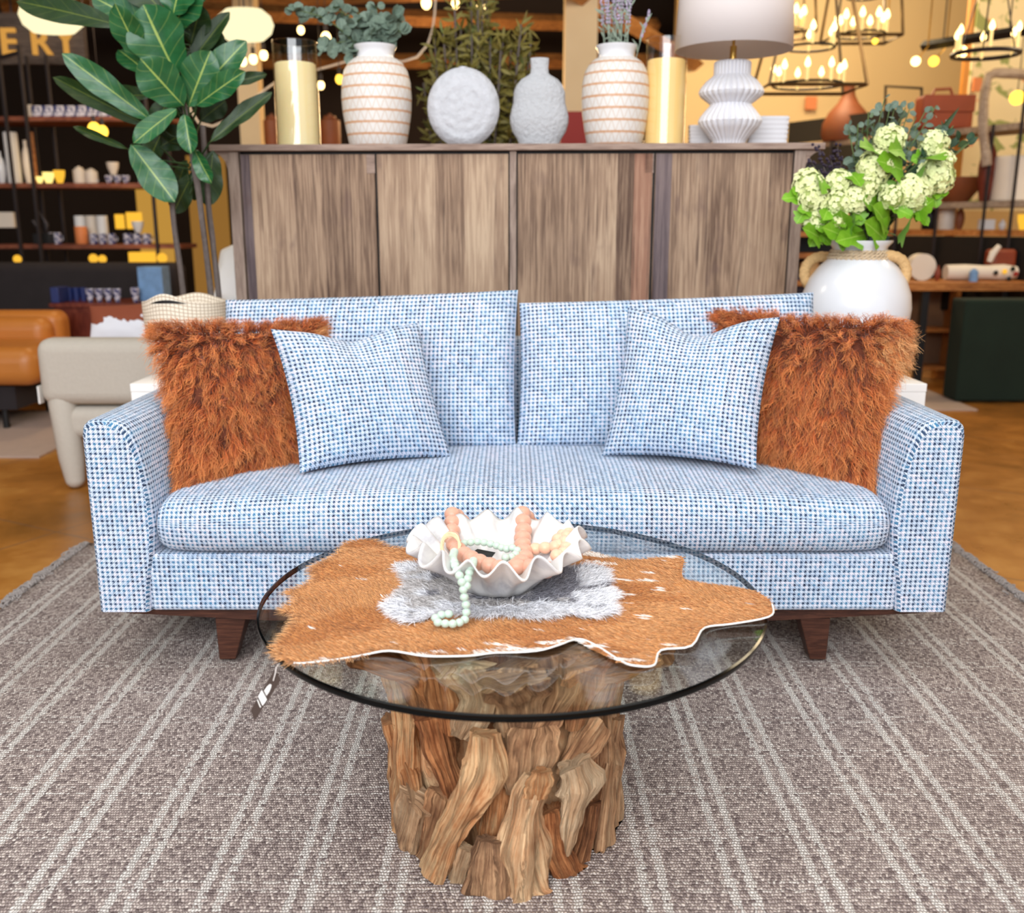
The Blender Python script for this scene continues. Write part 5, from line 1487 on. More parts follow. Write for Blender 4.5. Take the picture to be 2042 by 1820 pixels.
# ---- left shelving
SHY = 8.0
xl = P(-40, 300, SHY).x; xr = P(345, 300, SHY).x
zs = [P(20, 232, SHY).z, P(20, 365, SHY).z, P(20, 487, SHY).z]
su = thing('shelving_unit', 'tall open shelving with dark iron posts and reddish wood shelves on the left', 'shelf', ((xl+xr)/2, SHY+.2, 0))
for zz in zs+[.35]:
    m = M(); m.box((xl, SHY, zz-.035), (xr, SHY+.42, zz)); m.obj('shelf', MT['shelfwood'], su, smooth=False)
for xx in (22, 62, 300):
    for yy in (SHY-.02, SHY+.43):
        X = P(xx, 300, SHY).x
        m = M(); m.tube([(X, yy, 0), (X, yy, 2.55)], .016, 6); m.obj('post', MT['iron'], su)
for xx in (62,):
    m = M(); m.tube([(P(62, 300, SHY).x, SHY-.02, 2.5), (P(-20, 300, SHY).x, SHY-.02, 2.42)], .016, 6); m.obj('rail', MT['iron'], su)
def on(shelf, name, label, cat, group, x, w, h, mat, kind, yo=.15, up=0):
    Y = SHY+yo; py = [232, 365, 487][shelf]
    return item(name, label, cat, group, x, py, Y, w, h, mat, kind, zs[shelf]+up)
for i in range(9): on(0, 'gift_box', 'blue and white patterned box in the row on the upper shelf', 'box', 'patterned boxes on the upper shelf', 76+i*22, 21, 24, MT['bluewhite'], 'box')
on(0, 'slim_carton', 'pale cream carton at the left end of the upper shelf', 'box', None, 62, 9, 26, MT['cream_pot'], 'box')
on(1, 'tall_cylinder', 'tall white cylinder vase on the middle shelf', 'vase', None, 31, 26, 98, MT['whitebox'], 'cyl')
on(1, 'white_pitcher', 'white pitcher at the left edge of the middle shelf', 'pitcher', None, 5, 20, 62, MT['white'], 'vase')
on(1, 'slim_bottle', 'slim pale bottle vase beside the tall white cylinder', 'bottle', None, 58, 18, 84, MT['cream_pot'], 'vase', .25)
on(1, 'antler_stand', 'narrow honey coloured wooden pole on the middle shelf', 'decoration', None, 74, 6, 100, MT['warmwood'], 'cyl', .3)
for i, (x, w_, h_, mt) in enumerate(((80, 14, 14, 'amber2'), (98, 22, 22, 'amber2'), (120, 22, 26, 'amber'))):
    on(1, 'glowing_votive', ['small pale yellow glowing glass at the left of three votives', 'middle pale yellow glowing glass votive on the middle shelf', 'amber glowing glass votive, largest on the middle shelf'][i], 'votive', 'glowing votives on the middle shelf', x, w_, h_, MT[mt], 'bowl')
for i in range(2): on(1, 'ginger_jar', 'pale ceramic jar with lid in the pair on the middle shelf', 'jar', 'pale lidded jars', 160+i*24, 24, 34-4*i, MT['cream_pot'], 'jar')
on(1, 'low_dish', 'low white dish beside the pale lidded jars', 'dish', None, 190, 16, 8, MT['white'], 'bowl')
for i in range(3): on(1, 'footed_cup', 'blue-based pale cup in the row under the stacked bowl', 'cup', 'footed cups on the middle shelf', 218+i*17, 16, 16, MT['bluewhite'], 'bowl')
on(1, 'stacked_bowl', 'peach bowl stacked on top of the footed cups', 'bowl', None, 228, 24, 24, MT['cream_pot'], 'bowl', .15, .07)
on(1, 'round_jar', 'round white jar at the right end of the middle shelf', 'jar', None, 290, 26, 24, MT['white'], 'jar')
on(2, 'wide_tray', 'wide cream tray at the left end of the lower shelf', 'tray', None, 15, 44, 30, MT['cream_pot'], 'box', .15, .13)
m = M(); c0 = P(80, 445, SHY+.1); kk = 1/ppm(445, SHY)
m.tube([(c0.x+kk*a, SHY+.1, c0.z-kk*b) for a, b in ((-14, -5), (0, 18), (10, 20), (13, 2), (4, -16), (-3, -22))], .018, 8); o = m.obj('horseshoe_sculpture', MT['iron'], None); tag(o, 'curved grey horseshoe shaped sculpture on the lower shelf', 'sculpture')
m = M(); m.box((c0.x-.05, SHY+.05, zs[2]), (c0.x+.09, SHY+.15, c0.z-kk*20)); o = m.obj('sculpture_block', MT['black'], None, bev=.005); tag(o, 'dark block under the horseshoe shaped sculpture', 'stand')
for i in range(3): on(2, 'blue_rim_mug', 'blue and white mug in the row of three on the lower shelf', 'mug', 'row of three mugs on the lower shelf', 84+i*16, 14, 22, MT['bluewhite'], 'mug')
for i in range(3): on(2, 'patterned_canister', 'white canister in the back row of the lower shelf', 'canister', 'white canisters on the lower shelf', 164+i*22, 21, 54, MT['whitebox'] if i != 1 else MT['cream_pot'], 'cyl', .3)
on(2, 'clay_crock', 'orange clay crock standing before the canisters', 'crock', None, 164, 24, 34, MT['orange'], 'cyl')
for i in range(3): on(2, 'small_cup', 'little blue and white cup next to the clock crock'.replace('clock', 'clay'), 'cup', 'little cups beside the clay crock', 188+i*18, 15, 20, MT['bluewhite'], 'mug')
for i in range(3): on(2, 'espresso_cup', 'little cup in the trio at the right end of the lower shelf', 'cup', 'cup trio on the lower shelf', 256+i*19, 17, 20, MT['bluewhite'], 'mug')
on(2, 'top_cup', 'cup stacked on top of the trio at the right end of the lower shelf', 'cup', None, 278, 24, 22, MT['white'], 'bowl', .15, .09)
for i, (x, w_, h_) in enumerate(((243, 18, 28), (272, 30, 32))): on(2, 'amber_jar', ['narrow glowing amber glass jar behind the small cups', 'wide glowing amber glass jar behind the cup trio'][i], 'jar', None, x, w_, h_, MT['amber'], 'cyl', .38, .12)
# lit alcove panels behind the shelves
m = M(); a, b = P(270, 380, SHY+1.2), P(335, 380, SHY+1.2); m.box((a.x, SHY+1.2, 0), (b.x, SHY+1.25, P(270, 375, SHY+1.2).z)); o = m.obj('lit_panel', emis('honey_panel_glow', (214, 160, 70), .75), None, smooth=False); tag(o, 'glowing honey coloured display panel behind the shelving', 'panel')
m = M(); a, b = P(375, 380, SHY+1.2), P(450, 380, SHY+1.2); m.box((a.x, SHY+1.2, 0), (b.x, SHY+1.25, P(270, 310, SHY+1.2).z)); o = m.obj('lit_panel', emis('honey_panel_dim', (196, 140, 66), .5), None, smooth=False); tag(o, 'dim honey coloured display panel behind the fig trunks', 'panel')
item('yellow_box', 'bright yellow box on the counter below the lower shelf', 'box', None, 285, 527, 7.9, 48, 24, MT['amber'], 'box')
for i, (x, y, r_) in enumerate(((33, 502, 8), (186, 513, 9), (203, 503, 8), (322, 500, 10))):
    m = M(); c0 = P(x, y, 7.75); c0.z = P(0, 524, 7.8).z+r_/ppm(500, 7.75); m.ball(c0, r_/ppm(500, 7.75), 14, 10); o = m.obj('glass_float', MT['amber'], None); tag(o, ['amber glass ball under the left end of the lower shelf', 'larger amber glass ball below the blue cups', 'smaller amber glass ball below the blue cups', 'amber glass ball right of the yellow box'][i], 'ball')
m = M(); a, b = P(-40, 500, 8.1), P(345, 500, 8.1); m.box((a.x, 7.66, 0), (b.x, 8.0-.03, P(0, 524, 7.8).z)); o = m.obj('display_counter', MT['figdark'] if 0 else simple('dark_olive_panel', (44, 46, 36), .9), None, smooth=False, bev=.01); tag(o, 'dark olive counter under the shelving', 'counter')
for (x, w_, y) in ((110, 74, 530), (240, 40, 533)):
    m = M(); a = P(x, y, 7.72); kk = 1/ppm(y, 7.72); m.ball((a.x, 7.75, a.z), (w_/2*kk, .08, 5*kk), 18, 8); o = m.obj('pale_tray', MT['cream_pot'], None); tag(o, 'long pale tray on the left of the olive counter' if x == 110 else 'short pale tray beside the yellow box', 'tray')
# ---- sign
SGY = 8.6
m = M(); a, b = P(-30, 20, SGY), P(172, 128, SGY); m.box((a.x, SGY, b.z), (b.x, SGY+.06, a.z-.02))
sg = thing('shop_sign', 'dark board sign with glowing gold capital letters at the upper left', 'sign', ((a.x+b.x)/2, SGY, b.z))
m.obj('board', MT['greywood'] if 0 else wood('dark_grey_board', ((46, 38, 36), (78, 68, 64), (104, 92, 84)), (2, 16, 16)), sg, smooth=False)
for chx, x in (('E', 2), ('R', 62), ('Y', 112)):
    cu = bpy.data.curves.new('t', 'FONT'); cu.body = chx; cu.extrude = .015; cu.offset = .004
    cu.size = .29
    t_ = bpy.data.objects.new('t', cu); COL.objects.link(t_); bpy.context.view_layer.update()
    me = bpy.data.meshes.new_from_object(t_.evaluated_get(bpy.context.evaluated_depsgraph_get())); bpy.data.objects.remove(t_)
    q = P(x, 108, SGY-.02)
    me.transform(__import__('mathutils').Matrix.Rotation(PI/2, 4, 'X'))
    me.materials.clear(); me.materials.append(MT['gold'])
    o = bpy.data.objects.new('letter', me); COL.objects.link(o); o.parent = sg; o.location = q-WL[sg.name]; reg(o, WL[sg.name])
m = M()
for sx in (a.x+.2, b.x-.2): m.tube([(sx, SGY+.03, a.z-.03), (sx, SGY+.03, 4.4)], .008, 5)
m.obj('hanger', MT['iron'], sg)
# ---- glowing drum pendants
def pendant(x, y, w_, h_, Y, label):
    c = P(x, y, Y); kk = 1/ppm(y, Y, x); r = w_/2*kk; h = h_*kk
    root = thing('drum_pendant', label, 'pendant lamp', tuple(c), 'glowing cream pendant lamps')
    m = M(); m.lathe([(.001, -h/2), (r*.62, -h/2), (r*.9, -h*.28), (r, 0), (r*.9, h*.28), (r*.62, h/2), (.001, h/2)], tuple(c), 40, sc=(1, .6)); m.obj('shade', MT['lampglow'], root)
    m = M(); m.tube([c+Vector((0, 0, h/2)), Vector((c.x, c.y, 4.4))], .006, 6); m.obj('cord', MT['iron'], root)
pendant(104, 30, 132, 66, 6.6, 'glowing cream pendant lamp at the upper left above the sign')
pendant(488, 50, 116, 58, 6.8, 'glowing cream pendant lamp between the fig and the glass vase')
# ---- string lights and bulbs
bl = [(650, 76, 10, 'bulb'), (640, 170, 7, 'bulb'), (677, 158, 8, 'bulb2'), (505, 118, 8, 'bulb'), (526, 110, 8, 'bulb'), (484, 122, 8, 'bulb'), (600, 60, 7, 'bulb'), (960, 20, 11, 'bulb'), (850, 6, 10, 'bulb'), (908, 8, 8, 'bulb'), (188, 258, 12, 'bulb2'), (205, 262, 10, 'bulb2')]
m = M()
for i in range(len(bl)):
    x, y, r_, mt = bl[i]; Y = 7.4; c0 = P(x, y, Y); kk = 1/ppm(y, Y)
    root = thing('hanging_bulb', 'small warm glowing bulb on a cord among the ceiling timbers', 'light bulb', tuple(c0), 'small warm bulbs hanging at the back of the shop')
    m = M(); m.ball(c0, (r_*kk, r_*kk, r_*1.2*kk), 12, 8); m.obj('bulb', MT[mt], root)
    m = M(); m.tube([c0+Vector((0, 0, r_*kk)), c0+Vector((0, 0, r_*kk+.05))], .014, 8); m.obj('socket', MT['iron'], root)
    m = M(); m.tube([c0+Vector((0, 0, r_*kk+.05)), Vector((c0.x, Y, 4.4))], .003, 4); m.obj('cord', MT['iron'], root)
m = M(); m.tube(spline([Vector((P(380, 220, 8).x, 8, 4.4)), P(380, 220, 8), P(560, 160, 8), P(700, 120, 8), P(860, 70, 8), Vector((P(860, 70, 8).x, 8, 4.4))], .1), .008, 5); o = m.obj('cable_garland', MT['cream_pot'], None); tag(o, 'thin pale cable sweeping across the back of the shop below the timbers', 'cable')
# dark framed baskets on back left
for i, (x, y, w_, h_) in enumerate(((545, 235, 34, 60), (600, 250, 60, 44), (660, 240, 40, 60))):
    item('storage_jar', ['tall brown jar behind the left glass vase', 'wide brown jar behind the left glass vase', 'brown jar between the glass vase and the wrapped vase'][i], 'jar', 'brown jars on the back shelf', x, 290, 8.5, w_, h_, MT['terracotta'], 'jar')
m = M(); a, b = P(500, 292, 8.4), P(860, 292, 8.4); m.box((a.x, 8.3, 0), (b.x, 8.8, a.z-.004)); o = m.obj('back_counter', MT['warmwood'], None, smooth=False); tag(o, 'honey wood counter at the back behind the sideboard', 'counter')
m = M(); a, b = P(1118, 222, 7.6), P(1166, 222, 7.6); m.box((a.x, 7.6, 0), (b.x+.1, 7.7, a.z)); o = m.obj('red_panel', MT['red'], None, smooth=False); tag(o, 'deep red upright panel behind the wrapped vase with lavender', 'panel')
# white sculpture sheet left of cabinet
root = thing('floor_cushion', 'white rounded cushion beside the left end of the sideboard', 'cushion', (P(450, 560, 4.6).x, 4.6, 0))
o = pillow('cover', MT['whitebox'], [P(425, 600, 4.6), P(520, 600, 4.6), P(520, 470, 4.75), P(440, 500, 4.75)], .16, root, cc=.05)
m = M(); x_ = P(472, 600, 4.65); m.box((x_.x-.04, 4.5, 0), (x_.x+.22, 4.95, P(470, 596, 4.6).z)); o = m.obj('cushion_stool', MT['whitebox'], None, bev=.02); tag(o, 'white block stool under the white cushion behind the fig', 'stool')
# ================================================================ right side
def lerpP(x, t): return None
A = P(1570, 292, 9.4); Bp = P(2080, 236, 7.2)
def unit_shelf(m, za, th, dep=.4, t0=0, t1=1):
    a = Vector((A.x+(Bp.x-A.x)*t0, A.y+(Bp.y-A.y)*t0, 0)); b = Vector((A.x+(Bp.x-A.x)*t1, A.y+(Bp.y-A.y)*t1, 0)); n_ = Vector((-(b-a).y, (b-a).x, 0)).normalized()*dep
    m.hexa([(a.x, a.y, za-th), (b.x, b.y, za-th), (b.x+n_.x, b.y+n_.y, za-th), (a.x+n_.x, a.y+n_.y, za-th), (a.x, a.y, za), (b.x, b.y, za), (b.x+n_.x, b.y+n_.y, za), (a.x+n_.x, a.y+n_.y, za)])
ru = thing('display_shelving', 'long wall shelving with iron posts and oak shelves on the right', 'shelf', ((A.x+Bp.x)/2, (A.y+Bp.y)/2, 0))
zA = (A.z+Bp.z)/2
def UY(x):
    """depth on the shelving front below picture column x"""
    d = ray(x, 400); s_ = Vector((d.x, d.y)); e = Vector((Bp.x-A.x, Bp.y-A.y))
    den = s_.x*e.y-s_.y*e.x; t = (A.x*e.y-A.y*e.x)/den
    return d.y*t
z2 = P(1940, 402, UY(1940)).z; z3 = P(1940, 458, UY(1940)).z
for zz, mt in ((zA, 'greywood'), (z2, 'greywood'), (z3, 'warmwood')):
    m = M(); unit_shelf(m, zz, .045); m.obj('shelf', MT[mt], ru, smooth=False)
m = M(); a = A; 
unit_shelf(m, zA+.20, .19, .02, .0, .5); m.obj('black_band', MT['black'], ru, smooth=False)  # plain black strip along the front of the top shelf
for x in (1590, 1650, 1700, 1790, 1870, 1965, 2020):
    Y = UY(x)-.03; X = P(x, 400, Y).x; m = M(); m.tube([(X, Y, 0), (X, Y, zA+(.0 if x < 2000 else .4))], .013, 6); m.obj('post', MT['iron'], ru)
# dark infill below
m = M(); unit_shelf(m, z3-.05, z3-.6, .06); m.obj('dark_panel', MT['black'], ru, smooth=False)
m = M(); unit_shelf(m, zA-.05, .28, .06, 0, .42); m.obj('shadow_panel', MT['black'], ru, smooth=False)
def ritem(name, label, cat, x, shelf, w, h, mat, kind, group=None, yo=.2, up=0, xs=0):
    Y = UY(x)+yo; zz = [zA, z2, z3][shelf]; return item(name, label, cat, group, x, [290, 402, 458][shelf], Y, w, h, MT[mat], kind, zz+up)
ritem('clay_jug', 'burnt brown clay jug with a long neck on the top shelf of the right wall', 'jug', 1685, 0, 96, 108, 'terracotta', 'gourd')
# leather bag
Y = UY(1878)+.15; p = P(1878, 250, Y); kk = 1/ppm(250, Y, 1878)
bagz = zA
bag = thing('leather_bag', 'cognac leather briefcase standing on the top shelf at the right', 'bag', (p.x, Y, bagz))
m = M(); m.box((p.x-50*kk, Y-.09, bagz+.002), (p.x+52*kk, Y+.09, bagz+66*kk)); o = m.obj('body', MT['brownleather'], bag, bev=.025)
m = M(); m.tube([(p.x-26*kk, Y, bagz+64*kk), (p.x-20*kk, Y, bagz+78*kk), (p.x+10*kk, Y, bagz+80*kk), (p.x+16*kk, Y, bagz+66*kk)], .012, 8); m.obj('handle', MT['brownleather'], bag)
m = M(); m.box((p.x-50*kk, Y-.10, bagz+34*kk), (p.x+52*kk, Y-.088, bagz+66*kk)); m.obj('flap', MT['brownleather'], bag, bev=.004)
# metal frame
Y = UY(1800)+.2; m = M(); q = [P(1766, 250, Y), P(1766, 172, Y), P(1838, 176, Y), P(1838, 250, Y)]; q[0].z = q[3].z = zA+.012; m.tube(q, .014, 4, closed=True)
m.tube([(q[0].x, Y-.06, zA+.01), (q[0].x, Y+.06, zA+.01)], .012, 6); m.tube([(q[3].x, Y-.06, zA+.01), (q[3].x, Y+.06, zA+.01)], .012, 6)
o = m.obj('metal_frame', MT['iron'], None, smooth=False); tag(o, 'open square metal frame stand beside the leather briefcase', 'frame')
ritem('brown_basket', 'wide brown wicker bowl on the middle shelf at the right', 'bowl', 1905, 1, 100, 48, 'terracotta', 'bowl')
ritem('round_white_vase', 'big round ribbed white vase cut by the right edge of the picture', 'vase', 2018, 1, 84, 86, 'cream_pot', 'cyl')
ritem('dark_horn', 'tall dark brown carved horn standing on the middle shelf', 'sculpture', 1962, 1, 34, 130, 'redwood', 'vase', None, .05)
ritem('cream_canister', 'cream canister on the wooden shelf at the right', 'canister', 1885, 2, 32, 46, 'cream_pot', 'cyl')
ritem('dark_canister', 'black canister beside the cream canister', 'canister', 1852, 2, 30, 42, 'black', 'cyl')
ritem('brown_goblet', 'brown wooden goblet next to the cream canister', 'goblet', 1912, 2, 18, 46, 'terracotta', 'vase')
ritem('white_dish_box', 'low white box on the wooden shelf at the right', 'box', 1966, 2, 30, 20, 'whitebox', 'box')
ritem('tiny_white_vase', 'tiny white vase beside the low white box', 'vase', 1998, 2, 14, 20, 'white', 'vase')
ritem('amber_bowl', 'amber bowl at the right edge of the wooden shelf', 'bowl', 2038, 2, 22, 30, 'amber', 'bowl')
# orange posts
for i, (x, y0_, y1_) in enumerate(((1933, 90, 260), (1917, 290, 400))):
    Y = UY(x)+.5; m = M(); a = P(x, y0_, Y); b = P(x, y1_, Y); m.box((a.x-.022, Y, .0 if i else 0), (a.x+.022, Y+.05, 4.4 if i == 0 else b.z+.6)); o = m.obj('orange_pole', MT['warmwood'] if 0 else simple('amber_varnished_pole', (206, 134, 44), .5), None, smooth=False); tag(o, ['tall amber varnished pole behind the leather briefcase', 'shorter amber varnished pole behind the brown wicker bowl'][i], 'pole')
# floral panel
Y = 8.9; a = P(1945, 60, Y); b = P(2120, 420, Y); m = M(); m.box((a.x, Y, b.z), (b.x, Y+.04, 4.3)); o = m.obj('floral_panel', MT['floral'], None, smooth=False); tag(o, 'cream wallpaper panel with green leaves and coral flowers at the right edge', 'panel')
m = M(); m.tube(spline([P(1968, 330, 7.5), P(1960, 240, 7.5), P(1968, 165, 7.5), P(1985, 146, 7.5), P(2060, 150, 7.5)], .05), .035, 8, noi=.3); o = m.obj('driftwood_arch', MT['greywood'], None); tag(o, 'grey curved driftwood arch in front of the floral panel', 'decoration')
m = M(); c0 = P(2028, 195, 7.6); m.ball(c0, 14/ppm(195, 7.6), 14, 10); o = m.obj('yellow_globe', MT['bulb2'], None); tag(o, 'bright yellow globe light in front of the floral panel', 'light'); 
m = M(); m.tube([c0, Vector((c0.x, c0.y, 4.4))], .004, 4); o2 = m.obj('cord', MT['iron'], None); o2.parent = o; o2.location = Vector(WL['cord' if 0 else o2.name])-c0-Vector((0, 0, -14/ppm(195, 7.6)))
# framed art on cream wall
for i, (x, y, w_, h_) in enumerate(((1618, 205, 22, 24), (1950, 168, 16, 26))):
    Y = 10.9 if i == 0 else 8.8; a = P(x, y, Y); kk = 1/ppm(y, Y); m = M(); m.box((a.x-w_*kk/2, Y, a.z-h_*kk/2), (a.x+w_*kk/2, Y+.03, a.z+h_*kk/2)); o = m.obj('wall_print', MT['orange'], None, smooth=False); tag(o, ['small coral print hanging on the cream wall', 'small coral print near the floral panel'][i], 'picture')
# ---- chandeliers
def candle_bulb(m1, m2, p, kk, h=30):
    m1 = M(); m1.tube([p, p+Vector((0, 0, h*kk*.55))], 3.4*kk, 8); cs_ = m1.obj('candle', MT['candle'], m2); m2 = M(); q = p+Vector((0, 0, h*kk*.55+7*kk)); m2.lathe([(.0005, -8*kk), (4.6*kk, -4*kk), (5.8*kk, 0), (3.6*kk, 7*kk), (.0005, 13*kk)], tuple(q), 10); m2.obj('bulb', MT['bulb'], cs_)
def lantern(cx, ytop, ybot, wtop, wbot, Y, label):
    kk = 1/ppm(120, Y, cx); root = thing('lantern_chandelier', label, 'chandelier', tuple(P(cx, ybot, Y)))
    zt_, zb = P(cx, ytop, Y).z, P(cx, ybot, Y).z; X = P(cx, ybot, Y).x
    def sq(w, zz, d=.75): return [Vector((X+sx*w/2*kk, Y+sy*w/2*kk*d, zz)) for sx, sy in ((-1, -1), (1, -1), (1, 1), (-1, 1))]
    a, b = sq(wtop, zt_), sq(wbot, zb); c_ = sq(wbot*.45, zb-16*kk)
    m = M()
    for q in (a, b): m.tube(q, .011, 4, closed=True)
    for i in range(4): m.tube([a[i], b[i]], .011, 4)
    for i in range(4): m.tube([a[i], Vector((X, Y, zt_+.35))], .009, 4)
    m.obj('cage', MT['brass'] if 0 else simple('aged_bronze', (110, 88, 60), .4, .8), root)
    m = M(); m.tube([Vector((X, Y, zt_+.35)), Vector((X, Y, 4.4))], .008, 5); m.obj('chain', MT['iron'], root)
    m1, m2 = None, root; m3 = M()
    for lvl, (zz, rr, n_) in enumerate(((zb+8*kk, wbot*.36, 9), (zb+78*kk, wbot*.25, 6))):
        m3.tube([(X+rr*kk*math.cos(2*PI*i/24), Y+rr*kk*math.sin(2*PI*i/24), zz) for i in range(24)], .008, 5, closed=True)
        for i in range(n_): candle_bulb(m1, m2, Vector((X+rr*kk*math.cos(2*PI*(i+.3)/n_), Y+rr*kk*math.sin(2*PI*(i+.3)/n_), zz)), kk, 44)
    m3.obj('ring', MT['iron'], root); 
lantern(1610, -30, 178, 110, 190, 6.4, 'tapered lantern chandelier with candle bulbs right of the lamp shade')
lantern(1716, -90, 78, 100, 130, 7.4, 'second lantern chandelier hanging higher and further back')
lantern(1560, -60, 70, 90, 110, 8.4, 'dim lantern chandelier just behind the lamp shade')
# ring chandelier
root = thing('ring_chandelier', 'black ring chandelier with candle bulbs at the upper right', 'chandelier', tuple(P(1965, 105, 6.4))); kk = 1/ppm(105, 6.4, 1965); c0 = P(1965, 108, 6.4)
m = M(); m.tube([(c0.x+62*kk*math.cos(2*PI*i/36), c0.y+62*kk*math.sin(2*PI*i/36), c0.z) for i in range(36)], .014, 6, closed=True); m.obj('ring', MT['iron'], root)
m1, m2 = None, root
for i in range(6): candle_bulb(m1, m2, Vector((c0.x+60*kk*math.cos(2*PI*(i+.2)/6), c0.y+60*kk*math.sin(2*PI*(i+.2)/6), c0.z)), kk, 62)
m = M()
for i in range(3): m.tube([Vector((c0.x+60*kk*math.cos(2*PI*i/3), c0.y+60*kk*math.sin(2*PI*i/3), c0.z)), Vector((c0.x, c0.y, c0.z+.7))], .005, 4)
m.tube([Vector((c0.x, c0.y, c0.z+.7)), Vector((c0.x, c0.y, 4.4))], .006, 4); m.obj('chain', MT['iron'], root)
# linear bar fixture
a, b = P(1840, 92, 7.6), P(2060, 58, 6.9); root = thing('bar_light', 'slim black linear ceiling light at the upper right', 'ceiling light', tuple(a))
m = M(); m.tube([a, b], .035, 4); m.obj('bar', MT['black'], root)
m = M()
for t in (.2, .8): q = a.lerp(b, t); m.tube([q, Vector((q.x, q.y, 4.4))], .005, 4)
m.obj('cord', MT['iron'], root)
for i, (x, y, mt, r_) in enumerate(((1826, 122, 'bulb', 9), (1862, 122, 'bulb2', 10), (1915, 104, 'bulb', 13), (1745, 82, 'bulb2', 6))):
    c0 = P(x, y, 7.5); kk = 1/ppm(y, 7.5, x); root = thing('globe_bulb', ['white glowing globe bulb left of the golden one under the bar light', 'golden globe bulb under the bar light', 'largest white globe bulb below the ring chandelier', 'tiny golden globe bulb beside the lantern chandelier'][i], 'light bulb', tuple(c0))
    m = M(); m.ball(c0, r_*kk, 14, 10); m.obj('bulb', MT[mt], root); m = M(); m.tube([c0, c0+Vector((.08, 0, .10)), Vector((c0.x+.08, c0.y, 4.4))], .005, 4); m.obj('cord', MT['brass'], root)
# ---- table with honey top
TY_ = 6.9
p0 = P(1805, 560, TY_); p1 = P(2072, 560, TY_); ztb = P(1900, 563, TY_).z
p_edge = p1.x
tb = thing('wooden_table', 'honey wood table with black iron legs at the right', 'table', ((p0.x+p1.x)/2, TY_+.4, 0))
m = M(); m.box((p0.x, TY_, ztb-.06), (p1.x, TY_+.5, ztb)); m.obj('tabletop', MT['warmwood'], tb, smooth=False, bev=.004)
for x in (1853, 2060):
    for yy in (TY_+.06, TY_+.4):
        X = P(x, 600, TY_).x; m = M(); m.box((X-.025, yy, .012), (X+.025, yy+.05, ztb-.06)); m.obj('leg', MT['black'], tb, smooth=False)
m = M(); X = P(1853, 600, TY_).x; m.box((X-.03, TY_+.06, .012), (X+.03, TY_+.44, .05)); m.obj('foot_bar', MT['black'], tb, smooth=False)
# green cabinet
p0 = P(1910, 590, 6.75); p1 = P(2120, 590, 6.75); zg = ztb-.10
gc = thing('green_bench', 'dark green velvet block ottoman under the wooden table', 'ottoman', ((p0.x+p1.x)/2, 6.8, 0))
rbox(p0.x, p1.x, 6.62, 6.84, .015, zg, .02, 'body', MT['greenvelvet'], gc)
# shelves seen under the table
m = M(); a = P(1772, 640, 7.7); b = P(1900, 640, 7.7)
lb = thing('low_bookcase', 'low honey wood bookcase seen between the table legs', 'bookcase', ((a.x+b.x)/2, 7.7, 0))
m.box((a.x, 7.8, .1), (b.x, 7.84, .78)); m.obj('back', simple('taupe_back_board', (132, 100, 76), .9), lb, smooth=False)
for zz in (.78, .42, .12):
    m = M(); m.box((a.x, 7.6, zz-.03), (b.x, 7.8, zz)); m.obj('shelf', MT['warmwood'], lb, smooth=False)
for xx in (a.x, b.x-.03): m = M(); m.box((xx, 7.6, 0), (xx+.03, 7.84, .75)); m.obj('side_panel', MT['warmwood'], lb, smooth=False)
# on the table
def ti(x, Y, w, h, mt, kind, name, label, cat): return item(name, label, cat, None, x, 562, Y, w, h, MT[mt], kind, ztb)
m = M(); Y = TY_+.3; c0 = P(1835, 535, Y); kk = 1/ppm(535, Y, 1835)
m.tube([Vector((c0.x, Y-.05, ztb+26*kk)), Vector((c0.x, Y+.05, ztb+26*kk))], 26*kk, 28); o = m.obj('ceramic_disc', MT['cream_pot'], None, bev=.01); tag(o, 'round cream ceramic disc standing on the wooden table', 'sculpture')
m = M(); Y = TY_+.25
q = [P(1885, 545, Y), P(1925, 544, Y), P(1960, 546, Y), P(2000, 546, Y), P(2025, 546, Y)]
for v in q: v.z = ztb+16/ppm(545, Y)
m.tube(q, [15/ppm(545, Y), 16/ppm(545, Y), 14/ppm(545, Y), 16/ppm(545, Y), 12/ppm(545, Y)], 14); o = m.obj('bolster_pillow', MT['cream_pot'], None); tag(o, 'long cream bolster lying on the wooden table', 'pillow')
m = M(); q = [P(1973, 522, Y-.02), P(1980, 505, Y-.02), P(1993, 490, Y-.02)]; m.tube(q, [.018, .026, .018], 10); o = m.obj('cream_horn', MT['cream_pot'], None); tag(o, 'small cream curved horn standing up behind the bolster', 'sculpture')
dots = [(1986, 544, 'black'), (2004, 541, 'amber'), (2012, 556, 'black'), (2020, 536, 'greenvelvet'), (2026, 546, 'red')]
for i, (x, y, mt) in enumerate(dots):
    m = M(); c0 = P(x, y, TY_+.25-.075); m.ball(c0, (.018, .008, .018), 12, 8); o = m.obj('felt_dot', MT[mt], None); tag(o, ['black felt dot on the end of the cream bolster, left one', 'yellow felt dot on the cream bolster', 'lower black felt dot at the tip of the cream bolster', 'green felt dot on the cream bolster', 'red felt dot on the cream bolster'][i], 'dot')
a = P(1945, 520, TY_+.6); b = P(2080, 520, TY_+.6)
o = rbox(a.x, min(b.x, p_edge), TY_+.33, TY_+.48, ztb, ztb+58/ppm(520, TY_+.6), .03, 'leather_case', MT['brownleather'], None); tag(o, 'cognac leather case behind the cream bolster on the wooden table', 'case')
o = ti(1868, TY_+.2, 12, 30, 'brownleather', 'vase', 'brown_bud_vase', 'small reddish brown vase beside the ceramic disc', 'vase')
o = ti(1940, TY_+.1, 17, 26, 'skyblue', 'jar', 'pale_blue_jar', 'little pale blue jar in front of the bolster', 'jar')
